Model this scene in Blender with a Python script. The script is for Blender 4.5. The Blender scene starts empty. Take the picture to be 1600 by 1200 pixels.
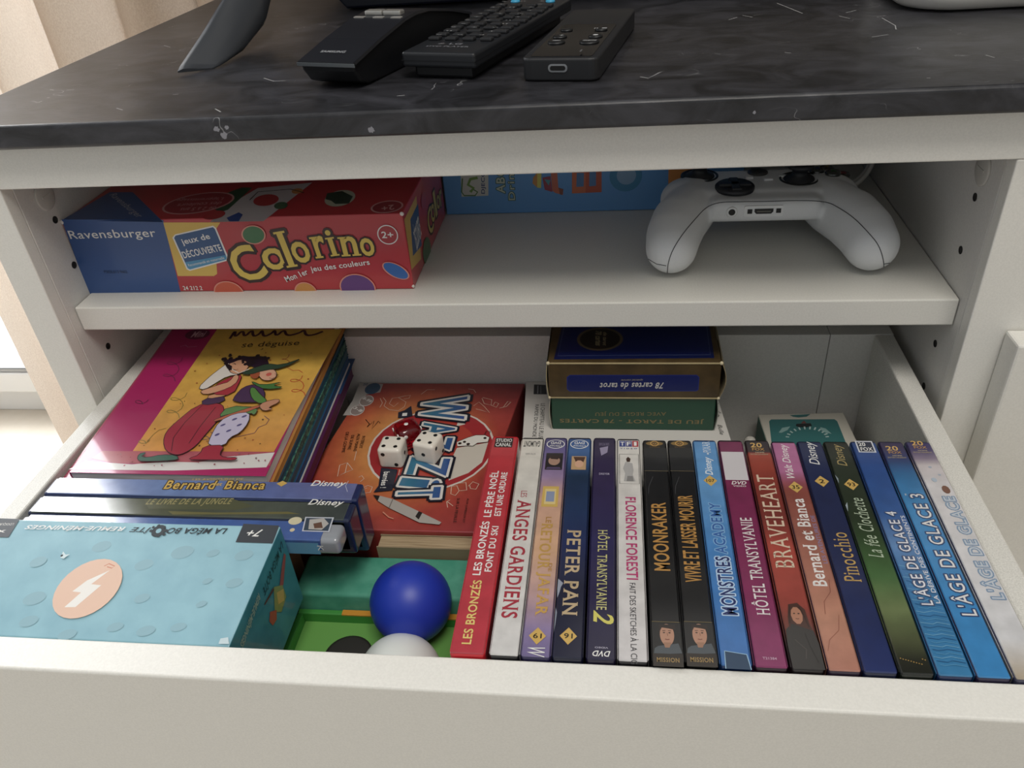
import bpy, bmesh, math, random
from mathutils import Vector, Matrix, Euler
from mathutils.bvhtree import BVHTree
random.seed(7)
SC = bpy.context.scene
COL = SC.collection

# ------------------------------------------------------------------ camera
cam_data = bpy.data.cameras.new('camera')
cam = bpy.data.objects.new('camera', cam_data)
COL.objects.link(cam)
cam.location = (0.36095, -0.43746, 0.2431)
cam.rotation_euler = (0.96661, 0.06927, 0.10536)
cam_data.sensor_fit = 'HORIZONTAL'
cam_data.sensor_width = 36.0
cam_data.lens = 36.0 * 1250.806 / 1600.0
cam_data.clip_start = 0.01
cam_data.clip_end = 50
SC.camera = cam
SC.view_settings.view_transform = 'Standard'
SC.view_settings.look = 'None'
SC.view_settings.gamma = 1.0
SC.view_settings.use_curve_mapping = False
SC.view_settings.exposure = 0.05

# ------------------------------------------------------------------ daylight
world = bpy.data.worlds.new('daylight')
SC.world = world
world.use_nodes = True
wn = world.node_tree
bg = wn.nodes['Background']
bg.inputs['Color'].default_value = (0.95, 0.98, 1.0, 1)
bg.inputs['Strength'].default_value = 0.40

def area(name, loc, target, size, size_y, power, color=(1, 1, 1)):
    d = bpy.data.lights.new(name, 'AREA')
    d.shape = 'RECTANGLE'; d.size = size; d.size_y = size_y
    d.energy = power; d.color = color
    o = bpy.data.objects.new(name, d); COL.objects.link(o)
    o.location = loc
    o.rotation_euler = (Vector(target) - Vector(loc)).to_track_quat('-Z', 'Y').to_euler()
    return o
area('patio_door_daylight', (-1.25, 1.15, 0.80), (0.0, -0.1, -0.1), 1.3, 1.7, 75, (0.96, 0.98, 1.0))
area('ceiling_lamp', (0.60, -0.80, 1.9), (0.35, -0.1, 0.0), 0.8, 0.8, 23, (1.0, 0.95, 0.88))
area('added_terrace_fill', (-1.3, 2.3, 1.9), (-1.3, 2.2, -0.7), 2.2, 1.8, 130, (0.97, 0.99, 1.0))  # added lamp, brightens the slab outside so the panes turn white

FRAMES={
'col_front':((0.0005,0.0208,0),(1,0,0),(0,0,1)),
'col_top':((0.0005,0.0208,0.053),(1,0,0),(0,1,0)),
'col_side':((0.2305,0.0208,0),(0,1,0),(0,0,1)),
'abc_front':((0.2312,0.143,0),(1,0,0),(0,0,1)),
'mega_top':((0.187,-0.1485,-0.05),(1,0,0),(0.096816,0.96816,0.23087)),
'mega_side':((0.187,-0.1485,-0.05),(0.096816,0.96816,0.23087),(0,0,1)),
'bb':((0.0195,-0.1,-0.062),(1,0,0),(0,1,0)),
'jungle':((0.0195,-0.1165,-0.062),(1,0,0),(0,1,0)),
'bluray':((0.0195,-0.1325,-0.062),(1,0,0),(0,1,0)),
'bluray_front':((0.0195,-0.1465,-0.062),(1,0,0),(0,0,1)),
'mini':((0.0285,-0.096,-0.0622),(1,0,0),(0,0.99701,0.077268)),
'wazzit':((0.2141,-0.0955,-0.105),(1,0,0),(0,1,0)),
'tarot_top':((0.3175,0.0054,-0.048),(1,0,0),(0,1,0)),
'tarot_front':((0.3175,0.0054,-0.048),(1,0,0),(0,0,1)),
'green_front':((0.3175,0.0054,-0.048),(1,0,0),(0,0,1)),
'book_top':((0.295,0.0054,-0.1045),(1,0,0),(0,1,0)),
'cards':((0.4677,0.0565,-0.128),(1,0,0),(0,1,0)),
'controller':((0.4585,0.06,0.04),(1,0,0),(0,1,0)),
}
ART={
'col_front':[
('p',[(1,54.6),(71.4,52.5),(66.3,-1.7),(-1.9,-0.9)],'#2A5596'),
('p',[(70.9,50.8),(109.7,49.9),(103.8,43.6),(96.8,13.3),(94,11.8),(68.4,12.2)],'#E8BE3C'),
('p',[(73.7,40.1),(76.2,42.3),(104.1,47.8),(105.7,46.2),(108.2,25.1),(106.4,22.8),(78.2,15.9),(76.3,17.1)],'#F0EFEA'),
('p',[(74.8,39.8),(76.3,41.5),(103.8,46.8),(104.7,45.5),(107,25),(105.9,23.6),(78.5,16.9),(77.3,17.9)],'#2A5A92'),
('p',[(76.8,22.3),(106.6,26.9),(107,25),(105.9,23.6),(78.5,16.9),(77.3,17.9)],'#3E9AC8'),
('t','jeux de',79.6,33.7,10.8,20.9,5.3,'#F0EFEA','b'),
('t','DÉCOUVERTE',77.3,25.1,10.1,28.6,6.1,'#F0EFEA','bc'),
('t','Recommandé en maternelle',78.6,19.1,10.8,27.2,1.9,'#F0EFEA',''),
('t','Ravensburger',1.8,38.9,0.2,61.3,7.7,'#F0EFEA','b'),
('t','24 212 2',69.3,1.6,-0.8,13.8,3.1,'#F0EFEA','b'),
('t','P303L013 9602',16.4,15.2,-0.7,16.8,2.1,'#14284a',''),
('t','C',114,4.7,20.7,21.3,25.5,'#EBC93A','bsk'),
('t','o',133.3,14.2,13.1,16.3,15.7,'#EBC93A','bsk'),
('t','l',146.8,17.1,8.1,7.8,25.5,'#EBC93A','bsk'),
('t','o',154.4,19.4,12.2,11.9,15.3,'#EBC93A','bsk'),
('t','r',168,23.5,5.9,9.8,15.3,'#EBC93A','bsk'),
('t','i',178.5,24.8,6.7,6,18.2,'#EBC93A','bsk'),
('t','n',185.8,24.7,2.2,13.2,13.7,'#EBC93A','bsk'),
('t','o',199.6,24.4,3.7,9.2,12.6,'#EBC93A','bsk'),
('t','Mon 1er',144.3,6.7,19.5,17.4,4.1,'#F0EFEA','b'),
('t','jeu des couleurs',163.1,12.9,6.3,40.9,5.1,'#F0EFEA','b'),
('c',218.6,39.2,6.7,6.7,0,'#F0EFEA'),
('c',218.6,39.2,6,6,0,'#B8262F'),
('t','2+',214.6,37,-0.8,7.6,4.5,'#F0EFEA','b'),
('c',130,41.1,8.3,6.5,12,'#E8907A'),
('c',130,41.1,7.4,5.8,14,'#3F7A48'),
('c',101.5,-0.5,10.6,8.7,-1,'#E8907A'),
('c',101.5,-0.5,9.7,7.9,-1,'#D8552E'),
('c',155.8,-1.2,7.9,7.9,-1,'#E8907A'),
('c',155.8,-1.2,7,7.1,-1,'#D9902E'),
('c',192.2,1.8,12.3,10.4,-6,'#E8907A'),
('c',192.2,1.8,11.4,9.6,-6,'#6A3A86'),
('c',220,14,9.5,5,-30,'#E8907A'),
('c',220,14,8.7,4.3,-33,'#2C6AB8'),
],
'col_top':[
('p',[(-1.2,2.4),(74,-4.8),(24.3,49.8),(6.1,51.1)],'#2A5596'),
('t','Ravensburger',7.8,44.4,-44.5,60.4,6.3,'#AEB4C4','b'),
('p',[(106.7,-6.6),(106.5,17.6),(116.5,50.6),(153.2,58),(142.2,-7.3)],'#C9C8CC'),
('p',[(86.6,28.3),(103.9,52.6),(112.1,52),(110.4,12.9),(106.6,8.6)],'#2C5A3A'),
('c',84.1,26.1,23.6,18.8,16,'#D9A0A0'),
('c',84.1,26.1,22.2,17.1,17,'#A3202F'),
('t',"L'apprentissage",98.8,36.1,-178.8,33.1,6.1,'#D9A0A0',''),
('t','des couleurs',100.6,27.3,-176.6,30.3,5.8,'#D9A0A0',''),
('t','de 2 à 5 ans',100.3,19,-176.9,24.3,5.8,'#D9A0A0',''),
('p',[(115.1,-0.7),(119.9,7.8),(124.2,4),(125.8,-6.8),(119.4,-6.5)],'#2A50A0'),
('c',104.7,4.3,6.9,7.4,15,'#B82A30'),
('c',131,27.7,8.2,10.9,31,'#B82A30'),
('c',145,17.5,4.4,6.5,27,'#3F6A48'),
('c',147.7,42.4,3.7,5.3,27,'#D08A3A'),
('l',[(119.3,28.4),(119.5,42.9),(141.6,46.3),(153.6,39)],1,'#1a1a1a'),
('c',182,27.5,10,14.4,12,'#B9BFA8'),
('p',[(172.4,26.3),(170.4,36.8),(179.9,40),(190.2,29.8),(190.8,17.7),(181.8,17.4),(177.4,23.2)],'#243F2C'),
('c',217.8,10.6,10.4,10.3,9,'#D9A0A0'),
('c',217.8,10.6,9.2,8.9,8,'#9A1F2B'),
('t','2+',221.5,13.9,-164.7,8,8.3,'#D9A0A0','b'),
],
'col_side':[
('p',[(2.4,48),(39.9,48.6),(28.9,7.9),(1.3,13.5)],'#D9B03A'),
('p',[(16.3,42),(41.4,42.8),(35.5,14.9),(9.5,19.3)],'#2A5A92'),
('t','DÉCOUVERTE',21.5,17.4,11.2,18.5,19.1,'#F0EFEA','b'),
('t','C',61,8.8,0.7,17,18.8,'#D8BC3A','bk'),
('t','o',72.6,13.6,-2.5,13.6,12.9,'#D8BC3A','bk'),
('t','l',87,12.6,2.5,6.9,19.5,'#D8BC3A','bk'),
('t','o',95,14.6,-1.5,11.2,10.4,'#D8BC3A','bk'),
('t','r',106.5,13.1,-4.4,7.8,12.1,'#D8BC3A','bk'),
('c',46.6,5.5,12.3,9.2,-7,'#3F6A38'),
('c',57.1,38.4,7.7,5.6,-1,'#B8405A'),
],
'abc_front':[
('p',[(14.9,41.1),(36.4,41),(34.2,15.1),(13.3,14.7)],'#C9CCC4'),
('l',[(27.2,29.5),(21.5,28.5),(19.3,24.1),(23.3,21.4),(20.5,18.3)],2.2,'#6F9A3C'),
('l',[(15.5,29.3),(13.7,18.5),(15.5,15.6),(24,15.4),(26.1,18.2),(23.2,20.2)],1,'#4A7A3A'),
('t','DJECO',32.5,16.5,85.5,17.9,3.7,'#27407a','b'),
('t','ABC',47.3,16.6,86.8,19.7,6.7,'#B9C6B4','bO#3F6A50'),
('t','Dring',56.1,10.9,88.7,26.4,6.4,'#B9C6B4','bO#3F6A50'),
('p',[(69.4,28.3),(75.5,35.5),(74.8,20),(71.8,20.7),(68.7,23.9)],'#C98A3A'),
('p',[(72.8,33.1),(76.2,36.7),(75,20),(72.1,20.4)],'#D9CE4A'),
('p',[(76.4,28.1),(82.4,29.1),(83.4,16.6),(77.7,18.6)],'#A03A50'),
('p',[(77.8,26.8),(82.3,26),(80.9,21.7)],'#3F9AA8'),
('p',[(82.7,35.3),(87.5,36.3),(88.1,19.6),(91.7,18.2),(91.3,14),(85.5,15.9),(83.4,17.8)],'#C9684A'),
('p',[(88.1,20),(91.9,18.6),(90.9,14.1),(89.1,14.5)],'#8A4A3A'),
('p',[(98.9,38.4),(120.6,37.7),(120.5,15.5),(98.2,15.1)],'#D06A3A'),
('p',[(108.9,38.1),(120.6,37.7),(120.5,15.5),(108.5,15.3)],'#C0512F'),
('p',[(102.2,31),(107.6,30.8),(107.1,20.3),(101.6,20.1)],'#4F7FB4'),
('p',[(111.7,33.1),(116.5,33),(116.4,20.6),(111.2,20.3)],'#4F7FB4'),
('c',138.3,27.4,11.9,11.9,0,'#2F86B4'),
('c',138.8,28,7.1,7.1,0,'#7FA8CC'),
('p',[(169.3,38.5),(194.4,38.9),(197,-0.5),(170,-1.1)],'#D98A2E'),
],
'mega_top':[
('c',-93.8,-15.5,5,3.3,13,'#8FBDCB'),
('c',-64.7,-25.4,4.9,3.1,13,'#8FBDCB'),
('c',-47.3,-17.4,5.9,3.8,11,'#8FBDCB'),
('c',-30.4,-17.4,3.4,2.1,17,'#8FBDCB'),
('c',-13.3,-18,4.8,3,13,'#8FBDCB'),
('c',-11.8,-33.8,4.3,2.6,13,'#8FBDCB'),
('c',-56.2,-44.1,3.9,2.5,15,'#8FBDCB'),
('c',-113.6,-46.4,5.8,3.8,11,'#8FBDCB'),
('c',-29.9,-58.3,3.9,2.2,13,'#8FBDCB'),
('c',-62.2,-59.7,4,2.4,13,'#8FBDCB'),
('c',-109.1,-58.7,4.7,3,12,'#8FBDCB'),
('c',-26.3,-33.3,2.6,1.7,23,'#8FBDCB'),
('c',-45.5,-61,4.6,2.7,13,'#8FBDCB'),
('c',-84.8,-64.7,4.6,2.8,13,'#8FBDCB'),
('c',-124.1,-25.8,4.4,3.1,14,'#8FBDCB'),
('c',-23.7,-45.9,2.8,1.7,21,'#8FBDCB'),
('p',[(-21.2,0.7),(-1.1,0.1),(-0.6,-10.7),(-20.9,-10.6)],'#2B3138'),
('t','7+',-8.9,-2.5,180,8.1,4.4,'#F0EFEA','bi'),
('p',[(-163.9,0),(-150.9,-0.1),(-150.3,-11.8),(-159.3,-11.9)],'#4a4f55'),
('t','x',-154.4,-7.2,-177.8,5.1,1.6,'#F0EFEA','b'),
('t','LOGIQUE',-152.4,-2.6,-177.9,8.3,1.7,'#F0EFEA',''),
('t','LA MÉGA BO',-28.5,-2.4,-178.8,33.3,4.4,'#16242c','bi'),
('t','ÎTE',-71.7,-3.2,-179,11.4,3.7,'#16242c','bi'),
('c',-66.5,-5.2,3.7,3.7,0,'#16242c'),
('c',-66.5,-5.2,1.5,1.5,0,'#8CC0D0'),
('c',-62.2,-5,0.9,0.9,0,'#16242c'),
('c',-62.4,-7.2,0.9,0.9,0,'#16242c'),
('c',-65,-8.2,0.9,0.9,0,'#16242c'),
('c',-68.5,-7.4,0.9,0.9,0,'#16242c'),
('c',-70.8,-5.3,0.9,0.9,0,'#16242c'),
('c',-70.6,-3.1,0.8,0.8,0,'#16242c'),
('c',-68,-2.1,0.9,0.9,0,'#16242c'),
('c',-64.5,-2.9,0.9,0.9,0,'#16242c'),
('t','REMUE-MÉNINGES',-86,-3.4,-179.5,58.2,3.3,'#F4F6F4','bi'),
('c',-87.8,-39.8,16.8,16.8,0,'#F3C9AE'),
('p',[(-81.3,-29.4),(-87.1,-37.6),(-81.4,-38),(-88.5,-50.4),(-94.3,-50.7),(-90,-42.4),(-95,-42),(-90.6,-35.7)],'#FBF7F0'),
('l',[(-85.7,-27.2),(-83.8,-25.7),(-79.9,-27),(-80.9,-28.2),(-83.9,-27.5)],0.5,'#E08A6A'),
('p',[(-112.8,-23.1),(-113.4,-19.4),(-110.8,-21.3),(-108.6,-20.9),(-110,-22.7),(-110.5,-23.7)],'#D8ECF0'),
('c',-112.7,-21.9,0.7,0.7,0,'#1a2a33'),
('p',[(-5.7,-66),(-5.9,-63.3),(-2.4,-62.5),(-0.5,-65.8)],'#CFE4EA'),
],
'mega_side':[
('t','LA MÉGA BOÎTE',-3.8,-6.3,-176.5,27.7,6,'#122A33','bi'),
('t','REMUE-MÉNINGES',-34.9,-5.1,-172.8,25.7,5.3,'#9AB8A4','bi'),
('p',[(-5.2,-13.9),(-4.2,-16.7),(-14.3,-26.9),(-17.8,-23.7),(-11.6,-18.3)],'#A03A3A'),
('p',[(-22.2,-17.8),(-15,-25.9),(-15.1,-35),(-23.1,-36.4),(-28.2,-29.2)],'#8A9A4A'),
('p',[(-21.6,-23.1),(-15.3,-28.5),(-17.7,-34.5),(-23.2,-30)],'#C9B04A'),
('p',[(-31.7,-24.3),(-26.2,-30.4),(-28.8,-34.5),(-33.2,-32.9),(-34.7,-27.7)],'#B0402F'),
('p',[(-23.2,-17.2),(-33.8,-15.3),(-33.7,-16.3),(-22.8,-19.2)],'#5A2A2A'),
],
'bb':[
('p',[(22.8,-7.5),(32.7,-7.2),(34.5,-10.3),(23.1,-10.6)],'#8A5A7A'),
('t','LES AVENTURES DE',91.9,-1,2.4,31.5,1.7,'#C9A54A',''),
('t','Bernard',77.5,-9.1,1.3,30.9,7.7,'#D8B04A','bO#4a3a1e'),
('t','et',108.7,-5.4,1.6,3.5,2.7,'#D8B04A','b'),
('t','Bianca',114.9,-8.2,1.2,24.3,7.4,'#D8B04A','bO#4a3a1e'),
('p',[(145.3,-2.5),(148.2,0.1),(151.8,-1.9),(149.1,-4.9)],'#D8B04A'),
('t','Disney',166.4,-5.3,0.5,21.1,6.2,'#F0EFEA','bi'),
('l',[(188.1,1),(187.5,-3.2),(190.1,-8.3)],0.3,'#C8CCE0'),
],
'jungle':[
('p',[(89.4,-10.8),(118.4,-11),(160.3,-8.9),(167.9,-10.5),(93.5,-13.4)],'#6F6A3A'),
('p',[(69.9,-1.5),(122,1.2),(139.1,-5.3),(128.9,-8.5),(76.8,-9.3)],'#55583C'),
('t','LE LIVRE DE LA JUNGLE',72.9,-7.4,2.2,51.8,6.4,'#9A9058','bis'),
('t','Disney',169.8,-4.3,-0.3,20.8,5.9,'#F0EFEA','bi'),
],
'bluray':[
('c',166.9,0.1,3.8,3,3,'#D8CFA8'),
('c',167.6,-6.9,1.4,1.4,0,'#D8C8A0'),
('p',[(171.7,3.3),(188.2,3.5),(188.8,-7.7),(173.4,-7.7)],'#C9CEDA'),
('p',[(172.5,2.6),(187.4,2.7),(188,-7),(174,-7)],'#3A4A5A'),
('p',[(174.8,1.4),(182.7,2.6),(186.7,-1.4),(184.1,-6.3),(176.5,-6)],'#B8B4AE'),
('p',[(177.9,-1.7),(182.2,-0.3),(184.3,-4.8),(179.7,-5.3)],'#6A4A3A'),
],
'bluray_front':[
('t','K',183.2,-3.8,-92.8,4.1,3.3,'#F0EFEA',''),
],
'mini':[
('p',[(35.2,152),(32.4,19.8),(125.1,20.9),(133.2,151.1)],'@mini_yellow'),
('p',[(11.8,19.4),(125.2,20.6),(126.8,8.8),(25.6,9),(8.1,12.9)],'#B85560'),
('p',[(-1.6,2.9),(5.6,10.3),(37.6,8.1),(59.1,10.9),(79.3,10.7),(94.7,15.6),(125.9,20.4),(124.9,7.5),(67.5,3.4)],'#DEDAD6'),
('l',[(50,139.6),(50.1,140.4),(50.1,141.8),(50.2,144),(50.2,146.9),(50.5,148.5),(50.9,148.6),(51.5,147.2),(52.3,144.4),(53.1,143.1),(53.8,143.1),(54.5,144.4),(55.1,147.2),(55.9,148.6),(56.8,148.7),(57.9,147.4),(59,144.9),(60.1,143.6),(61,143.6),(61.8,145),(62.5,147.7),(63.3,149.1),(64.1,149.2),(64.9,148.1),(65.8,145.6),(66.8,144),(67.7,143.1),(68.7,143.1),(69.7,143.9),(70.5,144.9),(71,146),(71.3,147.4),(71.3,148.9),(71.6,149.4),(72.1,149),(72.9,147.5),(74,145),(75.1,143.5),(76.3,142.9),(77.5,143.2),(78.7,144.4),(79.7,145.6),(80.4,146.8),(80.8,148),(81,149.3),(81.3,149.6),(81.9,149),(82.7,147.6),(83.6,145.3),(84.6,144.1),(85.5,144.2),(86.4,145.4),(87.2,147.9),(88.2,149.1),(89.2,149.2),(90.2,148.1),(91.4,145.8),(92.7,144.4),(94.3,143.7),(96.2,143.8),(98.3,144.7),(100.1,145.7),(101.5,146.7),(102.6,147.8),(103.3,149.1),(104.1,149.5),(104.8,149.1),(105.6,147.9),(106.4,146),(107.4,144.6),(108.6,143.7),(110,143.4),(111.6,143.6),(113.1,144.1),(114.5,144.7),(115.9,145.6),(117.3,146.7),(118.3,147.5),(119,148),(119.3,148.3)],2.1,'#4a2030'),
('t','se déguise',63.2,126.7,3.6,43,8.2,'#2c2418','b'),
('c',22.2,145.5,9.6,6.6,-1,'#6a1840'),
('t','Mini',18.3,141.3,4.8,10.7,7.6,'#D8A8B8','bi'),
('l',[(15.3,129.8),(18.7,131.7),(21.6,129.3),(28.4,130.2)],0.5,'#C07A98'),
('l',[(23.1,116.9),(23.6,112.8),(22,109.8),(19.1,108.4),(16.1,108.6),(14.2,109.8),(14.4,111.1),(16.6,111.3),(20.2,109.9),(23.9,106.8),(26.4,102.9),(26.9,99),(25.3,96),(22.4,94.7),(19.5,94.9),(17.6,96),(17.8,97.2),(20,97.4),(23.6,96.1),(27.2,93.2),(29.6,89.4)],0.5,'#6a2848'),
('l',[(19,69.7),(18.9,67.5),(17.5,65.9),(15.1,65.4),(12.6,65.9),(10.9,67.1),(10.6,68.3),(11.7,68.8),(13.8,68.3),(15.9,66.8),(17.2,64.6)],0.5,'#5a2040'),
('l',[(43.8,77),(44.2,73.1),(42.6,70.3),(39.6,69),(36.6,69.2),(34.8,70.3),(35,71.5),(37.3,71.7),(40.8,70.4),(44.4,67.6),(46.8,63.9),(47.1,60.3),(45.5,57.5),(42.6,56.2),(39.7,56.4),(37.9,57.5),(38.1,58.6),(40.3,58.9),(43.8,57.6),(47.3,55),(49.6,51.4)],0.5,'#8A7A30'),
('l',[(120,96.1),(120.2,92.6),(118.8,90.1),(116.4,89),(114.1,89.3),(112.9,90.5),(113.5,91.7),(115.8,92),(119.2,91),(122.4,88.5),(124.4,85.1),(124.7,81.8),(123.2,79.4),(120.8,78.3),(118.6,78.6),(117.4,79.7),(118,80.9),(120.3,81.2),(123.6,80.2),(126.7,77.8),(128.7,74.6)],0.6,'#C8501E'),
('l',[(102.5,120.2),(102.9,117.6),(102.2,115.6),(100.9,114.4),(99.6,114.2),(99,114.5),(99.5,114.9),(101.1,114.6),(103.3,113.5),(105.5,111.5),(106.9,109)],0.5,'#A8502A'),
('l',[(39,30.1),(39,28.4),(37.7,27.1),(35.7,26.7),(33.7,27.2),(32.3,28.2),(32.2,29.2),(33.2,29.7),(35.1,29.4),(36.9,28.2),(38.1,26.5)],0.5,'#8A7A30'),
('l',[(38,28.3),(39,34.6),(40.8,39.2),(45.2,41.1)],0.4,'#8A7A30'),
('l',[(106.2,104.6),(111.5,101.4),(115.4,102),(119.1,99.2)],0.5,'#C8501E'),
('l',[(107.2,54),(111.8,50.3),(111.4,45.7),(107.3,42.9),(106.6,37.5),(95.4,33.4),(81.8,35.3),(76.8,37.9)],0.5,'#7a4a5a'),
('l',[(79.2,35.2),(79.2,33),(77.9,31.4),(75.6,30.8),(73.3,31.3),(71.9,32.4),(72,33.6),(73.6,34.2),(76.1,33.7),(78.6,32.1),(80.1,29.9)],0.5,'#6a5a6a'),
('c',46,67.9,0.4,0.4,0,'#4a3a20'),
('c',79.6,125.6,0.4,0.4,0,'#4a3a20'),
('c',85.5,114.7,0.6,0.6,0,'#4a3a20'),
('c',120.4,54.9,0.4,0.4,0,'#B0521E'),
('c',79.1,40.9,0.4,0.4,0,'#7a3a20'),
('c',118.6,121.4,0.4,0.4,0,'#7a3a20'),
('c',54.8,54.1,0.6,0.6,0,'#A86A20'),
('c',83.9,37.7,0.5,0.5,0,'#4a3a20'),
('c',107.9,31,0.6,0.6,0,'#B0521E'),
('c',90.8,113.1,0.7,0.7,0,'#B0521E'),
('c',99.1,107.2,0.6,0.6,0,'#A86A20'),
('c',37.7,40.3,0.5,0.5,0,'#7a3a20'),
('c',50.5,118.8,0.6,0.6,0,'#B0521E'),
('c',67.5,63.5,0.5,0.5,0,'#A86A20'),
('c',101.2,21.8,0.4,0.4,0,'#B0521E'),
('c',39.5,100.7,0.7,0.7,0,'#A86A20'),
('c',74.8,25.1,0.6,0.6,0,'#4a3a20'),
('c',79.5,34,0.4,0.4,0,'#B0521E'),
('c',113.9,27.6,0.4,0.4,0,'#4a3a20'),
('c',107.7,50.1,0.6,0.6,0,'#4a3a20'),
('c',65.3,132.7,0.6,0.6,0,'#A86A20'),
('c',80.4,126.3,0.6,0.6,0,'#4a3a20'),
('c',78.2,29.2,0.6,0.6,0,'#A86A20'),
('c',94.6,131.2,0.4,0.4,0,'#B0521E'),
('c',78.7,62.9,0.4,0.4,0,'#A86A20'),
('c',48.9,44.9,0.6,0.6,0,'#A86A20'),
('c',46.7,87.1,0.6,0.6,0,'#B0521E'),
('c',92.8,100.1,0.5,0.5,0,'#4a3a20'),
('c',84.6,121.5,0.6,0.6,0,'#A86A20'),
('c',94,105.5,0.6,0.6,0,'#7a3a20'),
('c',44.4,65.2,0.4,0.4,0,'#B0521E'),
('c',37.9,24.5,0.4,0.4,0,'#7a3a20'),
('c',125.5,91.8,0.6,0.6,0,'#B0521E'),
('c',117.6,91.1,0.4,0.4,0,'#A86A20'),
('c',97.3,36.3,0.5,0.5,0,'#4a3a20'),
('c',54.5,65.3,0.4,0.4,0,'#4a3a20'),
('c',53.3,46.3,0.6,0.6,0,'#A86A20'),
('c',102.2,32.4,0.6,0.6,0,'#A86A20'),
('c',69,108.7,0.6,0.6,0,'#4a3a20'),
('c',69.8,132.5,0.6,0.6,0,'#7a3a20'),
('c',69.5,103.7,0.4,0.4,0,'#4a3a20'),
('c',38.4,29,0.3,0.3,0,'#7a3a20'),
('c',62.6,34.5,0.5,0.5,0,'#B0521E'),
('c',45.1,108.9,0.5,0.5,0,'#B0521E'),
('c',48.6,41.4,0.6,0.6,0,'#7a3a20'),
('c',103.8,18.2,0.5,0.5,0,'#8a6a70'),
('c',28.3,13.7,0.4,0.4,0,'#9a3040'),
('c',74.1,17.1,0.4,0.4,0,'#B0405a'),
('c',110.1,10,0.4,0.4,0,'#B0405a'),
('c',34,6.2,0.6,0.6,0,'#B0405a'),
('c',75.7,12.3,0.4,0.4,0,'#B0405a'),
('c',60.3,10.3,0.5,0.5,0,'#8a6a70'),
('c',53.5,6.5,0.4,0.4,0,'#B0405a'),
('c',80.7,10,0.4,0.4,0,'#B0405a'),
('c',78.7,17.3,0.4,0.4,0,'#9a3040'),
('c',101.3,14.1,0.6,0.6,0,'#9a3040'),
('c',110.1,17.8,0.5,0.5,0,'#9a3040'),
('c',58.2,7,0.5,0.5,0,'#B0405a'),
('c',49.2,11.3,0.6,0.6,0,'#B0405a'),
('c',102.7,15.8,0.3,0.3,0,'#B0405a'),
('c',116.2,14.4,0.6,0.6,0,'#8a6a70'),
('c',37.7,9.3,0.7,0.7,0,'#9a3040'),
('c',91.8,8.4,0.6,0.6,0,'#9a3040'),
('c',34.5,13.3,0.4,0.4,0,'#9a3040'),
('c',95.3,12.9,0.4,0.4,0,'#8a6a70'),
('c',26.7,15.7,0.4,0.4,0,'#8a6a70'),
('c',39.9,16.7,0.6,0.6,0,'#B0405a'),
('c',25,15.4,0.4,0.4,0,'#9a3040'),
('c',118.6,12.3,0.5,0.5,0,'#B0405a'),
('c',122.7,12.5,0.5,0.5,0,'#B0405a'),
('c',36.6,8.7,0.6,0.6,0,'#B0405a'),
('p',[(69.3,65.2),(73,64.5),(75.8,62.5),(77.8,59.2),(78.7,55.6),(78.6,51.8),(77.5,45.7),(75.7,37.4),(74.4,31.1),(73.7,26.7),(72.2,22.8),(69.9,19.3),(67.4,17),(64.7,15.9),(61.4,16.3),(57.4,18.1),(53.9,21.1),(51,25.4),(49,29.8),(47.9,34.3),(47.9,38.8),(49.1,43.4),(51.5,50),(55.1,58.7),(59.6,63.7),(64.8,64.9)],'#A82038'),
('l',[(69.3,65.2),(73,64.5),(75.8,62.5),(77.8,59.2),(78.7,55.6),(78.6,51.8),(77.5,45.7),(75.7,37.4),(74.4,31.1),(73.7,26.7),(72.2,22.8),(69.9,19.3),(67.4,17),(64.7,15.9),(61.4,16.3),(57.4,18.1),(53.9,21.1),(51,25.4),(49,29.8),(47.9,34.3),(47.9,38.8),(49.1,43.4),(51.5,50),(55.1,58.7),(59.6,63.7),(64.8,64.9),(69.3,65.2)],0.45,'#241A22'),
('l',[(61,63.1),(56.3,45.9),(54.9,31.3),(59.1,19.1)],0.4,'#241A22'),
('l',[(71.2,61.3),(68.4,42.3),(67.5,26.2)],0.4,'#241A22'),
('p',[(61.6,70.1),(68.4,72.4),(72.8,71.8),(74.8,68.5),(72.2,65.6),(65,63.3),(60.6,63.8),(59.1,67.3)],'#4A3258'),
('l',[(61.6,70.1),(68.4,72.4),(72.8,71.8),(74.8,68.5),(72.2,65.6),(65,63.3),(60.6,63.8),(59.1,67.3),(61.6,70.1)],0.45,'#241A22'),
('p',[(61.8,70.3),(61.4,72.8),(65.2,74.6),(73,75.6),(76.1,75.3),(74.5,73.6),(70.8,71.8),(64.9,70)],'#D89A6A'),
('l',[(61.8,70.3),(61.4,72.8),(65.2,74.6),(73,75.6),(76.1,75.3),(74.5,73.6),(70.8,71.8),(64.9,70),(61.8,70.3)],0.45,'#241A22'),
('p',[(62.2,76.3),(61.4,80.9),(62.8,85.6),(66.5,90.3),(70.2,93.5),(73.8,95.1),(76.1,94.9),(77.3,92.7),(78,87),(78.3,77.7),(74.5,73.4),(66.6,73.8)],'#B0283A'),
('l',[(62.2,76.3),(61.4,80.9),(62.8,85.6),(66.5,90.3),(70.2,93.5),(73.8,95.1),(76.1,94.9),(77.3,92.7),(78,87),(78.3,77.7),(74.5,73.4),(66.6,73.8),(62.2,76.3)],0.45,'#241A22'),
('p',[(54.4,78.4),(57.5,80.2),(60.7,82.2),(64,84.3),(66.9,85.9),(69.2,86.9),(70.6,89.5),(71.1,93.8),(72.4,95.4),(74.6,94.3),(75.7,91.4),(75.8,86.7),(73.7,82.5),(69.6,78.9),(65.2,76.2),(60.4,74.3),(56.8,74.4),(54.2,76.4)],'#DDA078'),
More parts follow.
